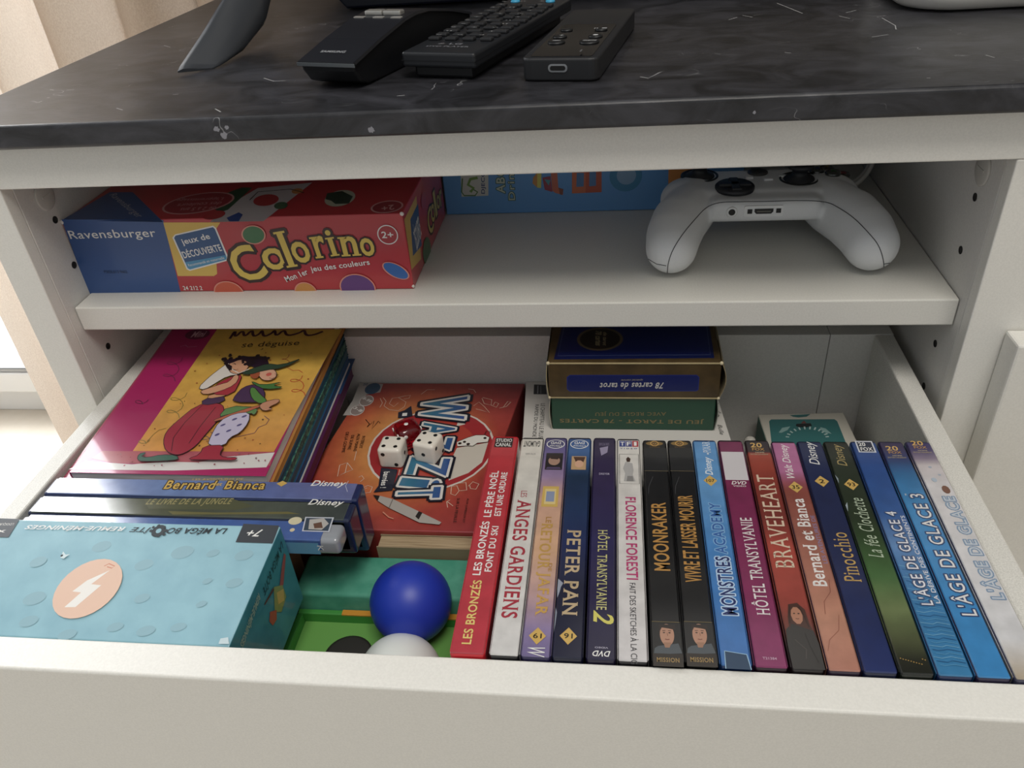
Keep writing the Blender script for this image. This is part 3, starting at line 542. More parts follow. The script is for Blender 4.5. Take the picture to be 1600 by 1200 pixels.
SPINES={
'les_bronzes':(0.2869,0.0166,-0.0545,[(0.028,'#C4222E'),(0.866,'#C23040')],[
('p',[(2.5,-10.8),(13.5,-10.8),(13.5,-1.5),(2.5,-1.5)],'#2a1416'),
('t','STUDIO',3.2,-5.6,0,9.6,3.1,'#F0EFEA','b'),
('t','CANAL',3.2,-9.9,0,9.6,3.4,'#F0EFEA','b'),
('t','LE PÈRE NOËL',8.2,-70.5,90,38,5.2,'#F0EFEA','bc'),
('t','EST UNE ORDURE',13.4,-69.5,90,35.9,3.6,'#F0EFEA','bc'),
('t','LES BRONZÉS',8.2,-111.8,90,37.9,5.2,'#F0EFEA','bc'),
('t','FONT DU SKI',13.4,-109.3,90,32,3.6,'#F0EFEA','bc'),
('t','LES BRONZÉS',9.6,-153.2,90,38.1,5.6,'#E8CE6A','bc'),
],'#C4222E'),
'anges':(0.3052,0.014,-0.0553,[(0.026,'#DAD4C8'),(0.861,'#D8D6D4')],[
('t','GAUMONT',12,-4.3,180,10,5.6,'#26262a','b'),
('t','GCTHV VIDÉO',10,-15.9,180,6,1.8,'#5a5a5e',''),
('t','LES',4.5,-49,-90,5.2,3.5,'#B5384A',''),
('t','ANGES GARDIENS',3.2,-56.3,-90,81.2,7.8,'#B0283C','bcs'),
],'#1a1a1e'),
'jafar':(0.3196,0.0138,-0.055,[(0.005,'#4F4876'),(0.057,'#5E5590'),(0.193,'#9A80A8'),(0.292,'#D0A088'),(0.493,'#D8A880'),(0.647,'#C09A98'),(0.757,'#8E7CA8'),(0.857,'#6C6294')],[
('c',7,-7.1,5.5,4.2,0,'#F0EFEA'),
('c',7,-7.1,5,3.7,0,'#4a4878'),
('t','DVD',10,-4.7,180,6,2.4,'#F0EFEA','b'),
('t','Disney',11,-7.7,180,8,2.2,'#F0EFEA','i'),
('p',[(2,-30.6),(12,-30.6),(12,-15.6),(2,-15.6)],'#2a2428'),
('c',7,-22.6,3.4,4,0,'#B08A74'),
('p',[(3,-17.9),(11,-17.9),(9,-21.4),(5,-20.9)],'#3a2a28'),
('p',[(3.5,-28.3),(10.5,-28.3),(11.5,-30),(2.5,-30)],'#5a4a70'),
('p',[(2.2,-61.5),(11.2,-61.5),(11.2,-44.9),(2.2,-44.9)],'#D8B24A'),
('p',[(3.6,-59.4),(9.8,-59.4),(9.8,-47),(3.6,-47)],'#E4CB80'),
('p',[(4.4,-57.4),(9,-57.4),(9,-49.1),(4.4,-49.1)],'#8E9AB8'),
('t','LE',5.5,-69.4,-90,4.4,3,'#B8862E','b'),
('t','RETOUR',3.6,-74.3,-90,32.4,6,'#C89A3A','bsc'),
('t','DE',9.2,-102.4,-90,5.5,1.8,'#B8862E','b'),
('t','JAFAR',3.2,-108.4,-90,27.3,7.4,'#D0A040','bsc'),
('p',[(3,-147),(7,-151.8),(11,-147),(7,-142.2)],'#D8AE4A'),
('t','19',9,-145.6,180,4,2.8,'#2a2418','b'),
('t','W',3,-153.3,-90,5.2,8,'#F0EFEA','i'),
],'#26224a'),
'peter_pan':(0.3338,0.0141,-0.0548,[(0.004,'#2B5490'),(0.071,'#34629E'),(0.191,'#16304E'),(0.342,'#1A3560'),(0.466,'#1E2C5C'),(0.623,'#161A36'),(0.853,'#1A1C38')],[
('c',7,-6.9,5.5,4.2,0,'#F0EFEA'),
('c',7,-6.9,5,3.7,0,'#2A5A9A'),
('t','DVD',10,-4.4,180,6,2.5,'#F0EFEA','b'),
('t','Disney',11,-7.5,180,8,2.1,'#F0EFEA','i'),
('p',[(3,-30.2),(11.5,-30.2),(11.5,-18.2),(3,-18.2)],'#C8A070'),
('p',[(4,-18.8),(11,-18.8),(10,-23.4),(6,-25.1)],'#5A3A2A'),
('c',7.5,-25.1,2.6,3.2,0,'#DDAA88'),
('t','PETER PAN',3.4,-78.5,-90,56.1,7.2,'#C8AE84','bsc'),
('p',[(3,-146.3),(7,-151.1),(11,-146.3),(7,-141.5)],'#D8AE4A'),
('t','16',9,-144.8,180,4,2.9,'#2a2418','b'),
('p',[(0.4,-112.3),(3,-115.1),(2,-117.6),(1.6,-120.4),(0.6,-124.3),(0.3,-118.4)],'#9AA0B0'),
('p',[(0.2,-130.1),(1,-133.1),(0.7,-139.4),(0.2,-144.8)],'#8A90A0'),
],'#10142c'),
'hotel_two':(0.349,0.0134,-0.0546,[(0.002,'#2A1E44'),(0.204,'#332650'),(0.464,'#2C2858'),(0.619,'#241C48'),(0.848,'#1E1A3C')],[
('p',[(4,-10.2),(9,-8.4),(8.5,-14.3),(5,-17.3)],'#9A90B0'),
('t','SONY PICTURES',9.5,-5.4,180,6,2.4,'#8A80A0',''),
('t','DREYER',4,-34.3,0,6,1.7,'#B0A8C0','b'),
('t','HÔTEL TRANSYLVANIE',4.2,-78,-90,52.5,6.2,'#CFC878','bsc'),
('t','2',3,-130.9,-90,7.8,9.5,'#D8CE4A','bi'),
('t','DVD',11,-153.5,180,8,3,'#F0EFEA','bi'),
('t','VIDEO',10,-151.4,180,6,0.9,'#B8B4C8','b'),
],'#1a142e'),
'florence':(0.363,0.0139,-0.0554,[(0.021,'#DCD8D0'),(0.844,'#D4D0D0')],[
('p',[(1.6,-8.7),(5.2,-8.7),(5.2,-3.2),(1.6,-3.2)],'#2A3F8E'),
('p',[(5.4,-8.7),(9,-8.7),(9,-3.2),(5.4,-3.2)],'#4a4a8a'),
('p',[(9.2,-8.7),(12.8,-8.7),(12.8,-3.2),(9.2,-3.2)],'#B8283A'),
('t','T',2.2,-7.8,0,2.4,3.6,'#F0EFEA','b'),
('t','F',6,-7.8,0,2.4,3.6,'#F0EFEA','b'),
('t','1',10.2,-7.8,0,1.6,3.6,'#F0EFEA','b'),
('t','V I D E O',2,-11.1,0,10,1.2,'#4a5a9a','b'),
('l',[(1.6,-15.8),(12.6,-15.8),(12.6,-41.5),(1.6,-41.5),(1.6,-15.8)],0.3,'#5a5a5a'),
('p',[(5.4,-19.9),(6.6,-18.1),(8,-19.9),(7.6,-22.7),(5.8,-22.7)],'#4A342A'),
('p',[(5,-22.7),(9,-23.9),(9.6,-30.1),(9,-33.9),(10.5,-39.4),(4,-39.4),(4.8,-32.8),(3.6,-28.4)],'#B4B2B0'),
('p',[(6,-35),(9,-35),(9.5,-39.4),(5.5,-39.4)],'#8a8886'),
('t','FLORENCE FORESTI',4.6,-52.5,-90,58.9,5.8,'#C02A70','bc'),
('t','FAIT DES SKETCHES À LA CIG',6,-113.5,-90,46.3,3.6,'#3A3A40','c'),
],'#101014'),
'moonraker':(0.3783,0.0141,-0.0564,[(0.019,'#16171A'),(0.84,'#121214')],[
('c',7,-5.4,5,2,0,'#8A6A2A'),
('c',7,-5.4,2.6,2.6,0,'#C8963C'),
('c',7,-5.4,1.8,1.8,0,'#1a1a1c'),
('t','MGM',5.8,-6.6,0,2.4,2.1,'#C8963C','b'),
('t','METRO GOLDWYN',4,-9.3,0,6,0.9,'#8A6A2A',''),
('p',[(0.6,-30.2),(13.6,-30.2),(13.6,-9.6),(0.6,-9.6)],'#232426'),
('l',[(0.3,-30.2),(13.9,-30.2)],0.25,'#8A7A5A'),
('t','MOONRAKER',11,-105,90,48.9,8,'#C08A34','bcN'),
('l',[(5,-35.2),(2.5,-43.2),(2,-49.5)],0.2,'#5a5a5e'),
('l',[(0.6,-136.1),(13.4,-136.1)],0.3,'#7A6A40'),
('p',[(0.5,-159.6),(13.5,-159.6),(13.5,-136.5),(0.5,-136.5)],'#181818'),
('p',[(3,-149.6),(12,-147.8),(13.4,-153),(0.8,-154.3),(1.4,-150.9)],'#4A5258'),
('c',7.2,-143.3,3.2,6,0,'#B8866A'),
('p',[(4,-137.6),(11,-137.6),(11,-140.5),(8,-139.8),(5,-139.4),(3.6,-142.6)],'#2A1E18'),
('p',[(5.4,-147.5),(9,-147.5),(8,-150.3),(6,-150.3)],'#A07458'),
('c',5.9,-142.2,0.55,0.35,0,'#3a2a22'),
('c',8.4,-142.2,0.55,0.35,0,'#3a2a22'),
('l',[(5.2,-141.2),(6.6,-141)],0.3,'#2a1e18'),
('l',[(7.8,-141),(9.2,-141.2)],0.3,'#2a1e18'),
('l',[(7.3,-142.2),(7.5,-144)],0.3,'#94604a'),
('l',[(6.2,-145.8),(7.2,-146),(8.2,-145.8)],0.4,'#7a3a34'),
('p',[(0.4,-160.3),(13.6,-160.3),(13.6,-153.6),(0.4,-153.6)],'#2a2118'),
('t','MISSION',2,-158,0,10,2.3,'#A08040','bs'),
],'#0c0c0e'),
'vivre':(0.3929,0.0142,-0.0562,[(0.017,'#16171A'),(0.836,'#121214')],[
('c',7,-5.1,5,2,0,'#8A6A2A'),
('c',7,-5.1,2.6,2.6,0,'#C8963C'),
('c',7,-5.1,1.8,1.8,0,'#1a1a1c'),
('t','MGM',5.8,-6.3,0,2.4,2.1,'#C8963C','b'),
('t','METRO GOLDWYN',4,-9,0,6,0.9,'#8A6A2A',''),
('p',[(0.6,-29.9),(13.6,-29.9),(13.6,-9.3),(0.6,-9.3)],'#232426'),
('l',[(0.3,-29.9),(13.9,-29.9)],0.25,'#8A7A5A'),
('t','VIVRE ET LAISSER MOURIR',11,-111.7,90,61.6,8,'#C08A34','bcN'),
('l',[(5,-34.8),(2.5,-42.8),(2,-49)],0.2,'#5a5a5e'),
('l',[(0.6,-135.4),(13.4,-135.4)],0.3,'#7A6A40'),
('p',[(0.5,-158.8),(13.5,-158.8),(13.5,-135.8),(0.5,-135.8)],'#181818'),
('p',[(3,-148.8),(12,-147.1),(13.4,-152.2),(0.8,-153.5),(1.4,-150.1)],'#4A5258'),
('c',7.2,-142.5,3.2,6,0,'#B8866A'),
('p',[(4,-136.9),(11,-136.9),(11,-139.7),(8,-139),(5,-138.6),(3.6,-141.8)],'#2A1E18'),
('p',[(5.4,-146.7),(9,-146.7),(8,-149.5),(6,-149.5)],'#A07458'),
('c',5.9,-141.5,0.55,0.35,0,'#3a2a22'),
('c',8.4,-141.5,0.55,0.35,0,'#3a2a22'),
('l',[(5.2,-140.4),(6.6,-140.3)],0.3,'#2a1e18'),
('l',[(7.8,-140.3),(9.2,-140.4)],0.3,'#2a1e18'),
('l',[(7.3,-141.5),(7.5,-143.2)],0.3,'#94604a'),
('l',[(6.2,-145),(7.2,-145.2),(8.2,-145)],0.4,'#7a3a34'),
('p',[(0.4,-159.5),(13.6,-159.5),(13.6,-152.8),(0.4,-152.8)],'#2a2118'),
('t','MISSION',2,-157.2,0,10,2.4,'#A08040','bs'),
],'#0c0c0e'),
'monstres':(0.4076,0.0139,-0.0558,[(-0.003,'#4E92CE'),(0.223,'#5C9CD4'),(0.452,'#3A84C8'),(0.666,'#2F76BE'),(0.84,'#2C6FB8')],[
('t','Disney',10.5,-32.8,90,15.7,5.5,'#E4ECF4','bi'),
('c',8,-14.2,0.6,0.6,0,'#F0EFEA'),
('t','PIXAR',9.8,-13.1,90,10.1,4.3,'#E4ECF4','s'),
('p',[(3.4,-37.6),(7.2,-42.16),(11,-37.6),(7.2,-33.04)],'#D8AE4A'),
('t','107',5,-38.9,0,4.5,2.6,'#2a2418','b'),
('t','ACADEMY',10.4,-92.4,90,36.7,5.8,'#2A62AE','bO#7FB4E0'),
('t','MONSTRES',11,-130.7,90,36.2,7,'#22306A','bO#B8D4F0'),
('p',[(2.4,-150.7),(12,-152.1),(13,-159.9),(2,-159.9)],'#1A3E5E'),
('l',[(2.2,-159.9),(2.6,-150.7),(12,-152.1),(13,-159.9)],0.4,'#9AC4E0'),
],'#16305a'),
'hotel_one':(0.4222,0.0145,-0.0556,[(-0.005,'#7A2452'),(0.221,'#7E1E50'),(0.56,'#841F56'),(0.836,'#8A2260')],[
('p',[(1,-36.7),(13.6,-36.7),(13.6,-12.2),(1,-12.2)],'#D4CFD2'),
('t','DVD',3.8,-40.4,0,8.2,2.7,'#F0EFEA','bi'),
('t','VIDEO',4.5,-42.2,0,7,1,'#F0EFEA','b'),
('t','HÔTEL TRANSYLVANIE',11,-129.9,90,63.5,7.6,'#E4DEDC','bscN'),
('t','T21384',4,-154.2,0,6,1.3,'#C8A0B8','b'),
],'#200a1a'),
'braveheart':(0.4377,0.0142,-0.0553,[(-0.006,'#2E2A34'),(0.062,'#3A2A2C'),(0.072,'#A8402A'),(0.218,'#8A2E22'),(0.349,'#7A2A22'),(0.468,'#B04030'),(0.619,'#A03A2C'),(0.706,'#7A3426'),(0.771,'#3A2E2A'),(0.831,'#2A2624')],[
('t','20',3,-7.8,0,6.5,4.2,'#E0B050','b'),
('t','FOX',3.5,-10.7,0,7,2.4,'#C0903A','b'),
('t','HOME',5,-13,0,5,1.2,'#C0B090','b'),
('t','ENTERTAINMENT',2,-14.7,0,10,1.1,'#B0A080','b'),
('t','BRAVEHEART',11.6,-100.8,90,68.8,9,'#DFC4A8','s'),
('p',[(1,-137.8),(4,-134.2),(10,-133.1),(13,-137.8),(14,-144.7),(14,-158.2),(0.6,-158.2),(0.4,-146.4)],'#33302E'),
('p',[(4.4,-123.2),(8.6,-122.1),(11.4,-125.9),(12,-134.2),(12.8,-137.8),(4,-134.2),(2.6,-137.8),(3,-130.6)],'#4A2A20'),
('c',7.2,-129.5,2.6,5,0,'#B47A5C'),
('c',6.2,-128.4,0.5,0.35,0,'#2a1a14'),
('c',8.2,-128.4,0.5,0.35,0,'#2a1a14'),
('l',[(6.4,-131.3),(7.2,-131.5),(8,-131.3)],0.4,'#6a342a'),
('l',[(5,-124.4),(4,-128.8),(3.4,-134.2)],0.7,'#3a2018'),
('l',[(9,-124.4),(10.4,-129.5),(11.4,-136)],0.7,'#3a2018'),
('l',[(4,-143),(8,-148.1),(7,-153)],0.4,'#4a4440'),
('l',[(9,-139.5),(10,-146.4),(12,-154.7)],0.4,'#22201e'),
],'#1a1416'),
'bernard_small':(0.4528,0.0141,-0.0562,[(-0.008,'#B8689A'),(0.146,'#B86A98'),(0.194,'#9A4A5A'),(0.23,'#8E4438'),(0.395,'#9A5848'),(0.553,'#B0705A'),(0.674,'#C08468'),(0.826,'#B87A64')],[
('t','Walt Disney',9.6,-34.3,90,29.8,5.6,'#F0EFEA','i'),
('p',[(3.4,-41.6),(7.2,-46.16),(11,-41.6),(7.2,-37.04)],'#D8AE4A'),
('t','35',5.2,-43.2,0,4,3.1,'#2a2418','b'),
('t','Bernard et Bianca',9.6,-111.4,90,60.6,6.6,'#ECE6E2','bsN'),
('t','LES AVENTURES DE',12.6,-96.9,90,33.4,2,'#8A88B8',''),
('l',[(11,-107.1),(10,-114.9),(6,-120.7),(5,-128.1)],0.25,'#8A4A3A'),
('l',[(11,-128.1),(9,-137),(4,-142.2),(2,-148.3)],0.25,'#9A5A44'),
],'#2a1c30'),
'pinocchio':(0.4674,0.0144,-0.0559,[(-0.009,'#1E2A54'),(0.439,'#1C2650'),(0.744,'#1A2A60'),(0.822,'#20306A')],[
('t','Disney',11,-22.5,90,20.6,7,'#F0EFEA','i'),
('p',[(3.6,-36.5),(7.4,-41.06),(11.2,-36.5),(7.4,-31.94)],'#D8AE4A'),
('t','2',6,-38.1,0,2.8,3.2,'#2a2418','b'),
('t','Pinocchio',11.4,-108,90,32.5,7.8,'#C8A04A','s'),
],'#121a38'),
'clochette':(0.4824,0.0141,-0.0557,[(-0.011,'#20241E'),(0.156,'#2A3426'),(0.341,'#26341F'),(0.436,'#2E4A24'),(0.546,'#3E6A30'),(0.647,'#6A7A48'),(0.74,'#4A5030'),(0.792,'#26281A'),(0.817,'#1C1E14')],[
('t','Disney',10.6,-23.2,90,19.3,6.6,'#B09A5A','i'),
('p',[(3.6,-38.7),(7.4,-43.26),(11.2,-38.7),(7.4,-34.14)],'#D8AE4A'),
('t','93',5.4,-40.2,0,4,3.1,'#2a2418','b'),
('t','La fée Clochette',10.6,-91.9,90,42.5,7,'#B4C4A8','is'),
('p',[(0.6,-55.3),(2,-52.8),(1.6,-56.2),(0.8,-60.1)],'#9AA8B0'),
('p',[(0.4,-30.8),(1.6,-34),(1,-38.2)],'#8A98A0'),
('c',2,-150.5,0.3,0.3,0,'#A8843A'),
('c',3,-150.9,0.3,0.3,0,'#A8843A'),
('c',4,-151.2,0.3,0.3,0,'#A8843A'),
('c',5,-151.5,0.3,0.3,0,'#A8843A'),
('c',6,-151.8,0.3,0.3,0,'#A8843A'),
('c',7,-152.2,0.3,0.3,0,'#A8843A'),
('c',8,-152.5,0.3,0.3,0,'#A8843A'),
('c',9,-152.8,0.3,0.3,0,'#A8843A'),
('c',10,-153.1,0.3,0.3,0,'#A8843A'),
('c',11,-150.5,0.3,0.3,0,'#A8843A'),
('c',12,-150.9,0.3,0.3,0,'#A8843A'),
],'#141a14'),
'age_four':(0.4975,0.0146,-0.0553,[(-0.012,'#2A4A86'),(0.097,'#1E4A92'),(0.314,'#2A5A9E'),(0.433,'#5A88BE'),(0.522,'#3A7AB4'),(0.643,'#2A7AB0'),(0.821,'#2A80B4')],[
('p',[(2.8,-11.1),(12.4,-11.1),(12.4,-0.7),(2.8,-0.7)],'#D8DCE4'),
('p',[(3.6,-10.3),(11.6,-10.3),(11.6,-1.6),(3.6,-1.6)],'#2A3048'),
('t','20',4.2,-5.4,0,3.8,3.3,'#F0EFEA','b'),
('t','FOX',4.4,-9.7,0,6.6,3.2,'#F0EFEA','b'),
('l',[(0.8,-96.6),(4,-97.4),(8,-96.2),(13.2,-97.4)],0.35,'#6AAAD0'),
('l',[(1.6,-99.1),(6,-99.9),(8,-98.7),(13.2,-99.9)],0.35,'#1E5E92'),
('l',[(2.4,-101.5),(4,-102.3),(8,-101.1),(13.2,-102.3)],0.35,'#4A96C4'),
('l',[(0.8,-103.9),(6,-104.7),(8,-103.5),(13.2,-104.7)],0.35,'#6AAAD0'),
('l',[(1.6,-106.2),(4,-107),(8,-105.8),(13.2,-107)],0.35,'#1E5E92'),
('l',[(2.4,-108.6),(6,-109.4),(8,-108.2),(13.2,-109.4)],0.35,'#4A96C4'),
('l',[(0.8,-110.9),(4,-111.7),(8,-110.5),(13.2,-111.7)],0.35,'#6AAAD0'),
('l',[(1.6,-113.2),(6,-114),(8,-112.8),(13.2,-114)],0.35,'#1E5E92'),
('l',[(2.4,-115.5),(4,-116.2),(8,-115.1),(13.2,-116.2)],0.35,'#4A96C4'),
('l',[(0.8,-117.7),(6,-118.5),(8,-117.4),(13.2,-118.5)],0.35,'#6AAAD0'),
('l',[(1.6,-120),(4,-120.7),(8,-119.6),(13.2,-120.7)],0.35,'#1E5E92'),
('l',[(2.4,-122.2),(6,-122.9),(8,-121.8),(13.2,-122.9)],0.35,'#4A96C4'),
('l',[(0.8,-124.4),(4,-125.1),(8,-124),(13.2,-125.1)],0.35,'#6AAAD0'),
('l',[(1.6,-126.5),(6,-127.2),(8,-126.2),(13.2,-127.2)],0.35,'#1E5E92'),
('l',[(2.4,-128.7),(4,-129.4),(8,-128.3),(13.2,-129.4)],0.35,'#4A96C4'),
('l',[(0.8,-130.8),(6,-131.5),(8,-130.4),(13.2,-131.5)],0.35,'#6AAAD0'),
('l',[(1.6,-132.9),(4,-133.6),(8,-132.5),(13.2,-133.6)],0.35,'#1E5E92'),
('l',[(2.4,-135),(6,-135.7),(8,-134.6),(13.2,-135.7)],0.35,'#4A96C4'),
('l',[(0.8,-137),(4,-137.7),(8,-136.7),(13.2,-137.7)],0.35,'#6AAAD0'),
('l',[(1.6,-139.1),(6,-139.8),(8,-138.7),(13.2,-139.8)],0.35,'#1E5E92'),
('l',[(2.4,-141.1),(4,-141.8),(8,-140.8),(13.2,-141.8)],0.35,'#4A96C4'),
('l',[(0.8,-143.1),(6,-143.8),(8,-142.8),(13.2,-143.8)],0.35,'#6AAAD0'),
('l',[(1.6,-145.1),(4,-145.8),(8,-144.8),(13.2,-145.8)],0.35,'#1E5E92'),
('l',[(2.4,-147.1),(6,-147.7),(8,-146.7),(13.2,-147.7)],0.35,'#4A96C4'),
('l',[(0.8,-149),(4,-149.7),(8,-148.7),(13.2,-149.7)],0.35,'#6AAAD0'),
('l',[(1.6,-151),(6,-151.6),(8,-150.6),(13.2,-151.6)],0.35,'#1E5E92'),
('l',[(2.4,-152.9),(4,-153.5),(8,-152.6),(13.2,-153.5)],0.35,'#4A96C4'),
('t',"L'ÂGE DE GLACE 4",9.6,-120.7,90,61.1,6.6,'#E8E8EC','bO#4a5a80c'),
('t','LA DÉRIVE DES CONTINENTS',13,-119.6,90,57.2,2.6,'#D8DCE8','bc'),
],'#1a2a50'),
'age_three':(0.513,0.014,-0.0551,[(-0.014,'#3A3050'),(0.036,'#3A3058'),(0.089,'#2A3A70'),(0.166,'#2470A8'),(0.286,'#2A8AC8'),(0.825,'#2488CA')],[
('t','20',3,-9.1,0,6.5,4,'#E0B050','b'),
('t','FOX',3.5,-11.9,0,7,2.2,'#C0903A','b'),
('t','HOME',5,-14.2,0,5,1.1,'#C0B090','b'),
('t','ENTERTAINMENT',2,-15.9,0,10,1.1,'#B0A080','b'),
('t',"L'ÂGE DE GLACE 3",11.4,-125.8,90,80.4,8.4,'#E4E2E0','bO#2a4a7ac'),
('t','TM',3.4,-46.9,90,1.5,1,'#F0EFEA',''),
],'#2a2440'),
'age_one':(0.528,0.014,-0.0548,[(-0.015,'#3A3468'),(0.046,'#4A4070'),(0.087,'#8A7A90'),(0.116,'#C8BEC0'),(0.205,'#D4D0D2'),(0.727,'#D8D8DA'),(0.829,'#B8A890')],[
('t','20',3,-4.2,0,6.5,4.1,'#E0B050','b'),
('t','FOX',3.5,-7.1,0,7,2.3,'#C0903A','b'),
('t','HOME',5,-9.3,0,5,1.1,'#C0B090','b'),
('t','ENTERTAINMENT',2,-11,0,10,1.1,'#B0A080','b'),
('t',"L'ÂGE DE GLACE",11.8,-115.6,90,68.6,7.2,'#C4CCD6','bcO#7A98B8'),
('c',9.6,-41.5,2,3.2,0,'#7A4A34'),
('c',7,-23.2,1,0.8,0,'#A8B4C4'),
('c',10,-29.6,0.9,0.7,0,'#A8B4C4'),
('c',6,-33.8,1.4,1.8,0,'#B0C0D0'),
],'#3a3a50'),
}


# ------------------------------------------------------------------ materials
def lin(c):
    c = c / 255.0
    return c / 12.92 if c <= 0.04045 else ((c + 0.055) / 1.055) ** 2.4
def rgb(h):
    return tuple(lin(int(h[i:i + 2], 16)) for i in (1, 3, 5)) + (1.0,)
def inkrgb(h, k=0.84, s=0.86):
    c = rgb(h); g = 0.3 * c[0] + 0.55 * c[1] + 0.15 * c[2]
    return tuple((g + (x - g) * s) * k for x in c[:3]) + (1.0,)
MATS = {}
def mat(hexa, rough=0.45, coat=0.0, metal=0.0, name=None, trans=0.0, spec=0.5, printed=False):
    key = (hexa, rough, coat, metal, trans, spec, printed)
    if key in MATS: return MATS[key]
    m = bpy.data.materials.new(name or ('finish_' + hexa[1:]))
    m.use_nodes = True
    b = m.node_tree.nodes['Principled BSDF']
    b.inputs['Base Color'].default_value = inkrgb(hexa) if printed else rgb(hexa)
    b.inputs['Roughness'].default_value = rough
    b.inputs['Metallic'].default_value = metal
    b.inputs['Coat Weight'].default_value = coat
    b.inputs['Coat Roughness'].default_value = 0.08
    b.inputs['Transmission Weight'].default_value = trans
    b.inputs['Specular IOR Level'].default_value = spec
    MATS[key] = m
    return m
def textured(name, c1, c2, scale=200.0, rough=0.5, bump=0.0, stretch=(1, 1, 1), coat=0.0, detail=4.0, lo=0.35, hi=0.65, bscale=None):
    m = bpy.data.materials.new(name); m.use_nodes = True
    nt = m.node_tree; N = nt.nodes; L = nt.links
    b = N['Principled BSDF']
    tc = N.new('ShaderNodeTexCoord'); mp = N.new('ShaderNodeMapping'); mp.inputs['Scale'].default_value = stretch
    no = N.new('ShaderNodeTexNoise'); no.inputs['Scale'].default_value = scale; no.inputs['Detail'].default_value = detail
    cr = N.new('ShaderNodeValToRGB')
    cr.color_ramp.elements[0].position = lo; cr.color_ramp.elements[0].color = rgb(c1)
    cr.color_ramp.elements[1].position = hi; cr.color_ramp.elements[1].color = rgb(c2)
    L.new(tc.outputs['Object'], mp.inputs['Vector']); L.new(mp.outputs[0], no.inputs['Vector'])
    L.new(no.outputs['Fac'], cr.inputs['Fac']); L.new(cr.outputs[0], b.inputs['Base Color'])
    b.inputs['Roughness'].default_value = rough; b.inputs['Coat Weight'].default_value = coat
    if bump:
        bp = N.new('ShaderNodeBump'); bp.inputs['Strength'].default_value = bump; bp.inputs['Distance'].default_value = 0.0005
        src = no
        if bscale:
            src = N.new('ShaderNodeTexNoise'); src.inputs['Scale'].default_value = bscale; src.inputs['Detail'].default_value = 3
            L.new(mp.outputs[0], src.inputs['Vector'])
        L.new(src.outputs['Fac'], bp.inputs['Height']); L.new(bp.outputs[0], b.inputs['Normal'])
    return m
def ramp_mat(name, stops, rough=0.3, coat=0.6, kind='v'):
    """Printed sleeve whose ink changes along its UV length."""
    m = bpy.data.materials.new(name); m.use_nodes = True
    nt = m.node_tree; N = nt.nodes; L = nt.links; b = N['Principled BSDF']
    uv = N.new('ShaderNodeUVMap'); sp = N.new('ShaderNodeSeparateXYZ'); L.new(uv.outputs[0], sp.inputs[0])
    cr = N.new('ShaderNodeValToRGB')
    el = cr.color_ramp.elements
    while len(el) > 1: el.remove(el[-1])
    el[0].position = max(0, stops[0][0]); el[0].color = inkrgb(stops[0][1])
    for p, c in stops[1:]:
        e = el.new(min(1, max(0, p))); e.color = inkrgb(c)
    if kind == 'v': L.new(sp.outputs[1], cr.inputs['Fac'])
    elif kind == 'u': L.new(sp.outputs[0], cr.inputs['Fac'])
    else:
        vm = N.new('ShaderNodeVectorMath'); vm.operation = 'DISTANCE'; vm.inputs[1].default_value = (0.46, 0.5, 0)
        L.new(uv.outputs[0], vm.inputs[0]); L.new(vm.outputs['Value'], cr.inputs['Fac'])
    no = N.new('ShaderNodeTexNoise'); no.inputs['Scale'].default_value = 120; no.inputs['Detail'].default_value = 5
    tc = N.new('ShaderNodeTexCoord'); L.new(tc.outputs['Object'], no.inputs['Vector'])
    mr = N.new('ShaderNodeMapRange'); mr.inputs[1].default_value = 0.3; mr.inputs[2].default_value = 0.7; mr.inputs[3].default_value = 0.9; mr.inputs[4].default_value = 1.1
    L.new(no.outputs['Fac'], mr.inputs[0])
    hs = N.new('ShaderNodeHueSaturation'); L.new(cr.outputs[0], hs.inputs['Color']); L.new(mr.outputs[0], hs.inputs['Value'])
    L.new(hs.outputs[0], b.inputs['Base Color'])
    b.inputs['Roughness'].default_value = rough; b.inputs['Coat Weight'].default_value = coat; b.inputs['Coat Roughness'].default_value = 0.12
    return m

WHITE = textured('white_melamine', '#DCDAD3', '#E2E0D9', 900, 0.42, 0.12)
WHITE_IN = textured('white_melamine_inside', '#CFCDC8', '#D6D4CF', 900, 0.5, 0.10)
DRAWER_SIDE = textured('grained_drawer_board', '#C4C2BB', '#DAD8D1', 1400, 0.5, 0.25)
GROOVE = mat('#4a463f', 0.8)
HOLE = mat('#191715', 0.9)

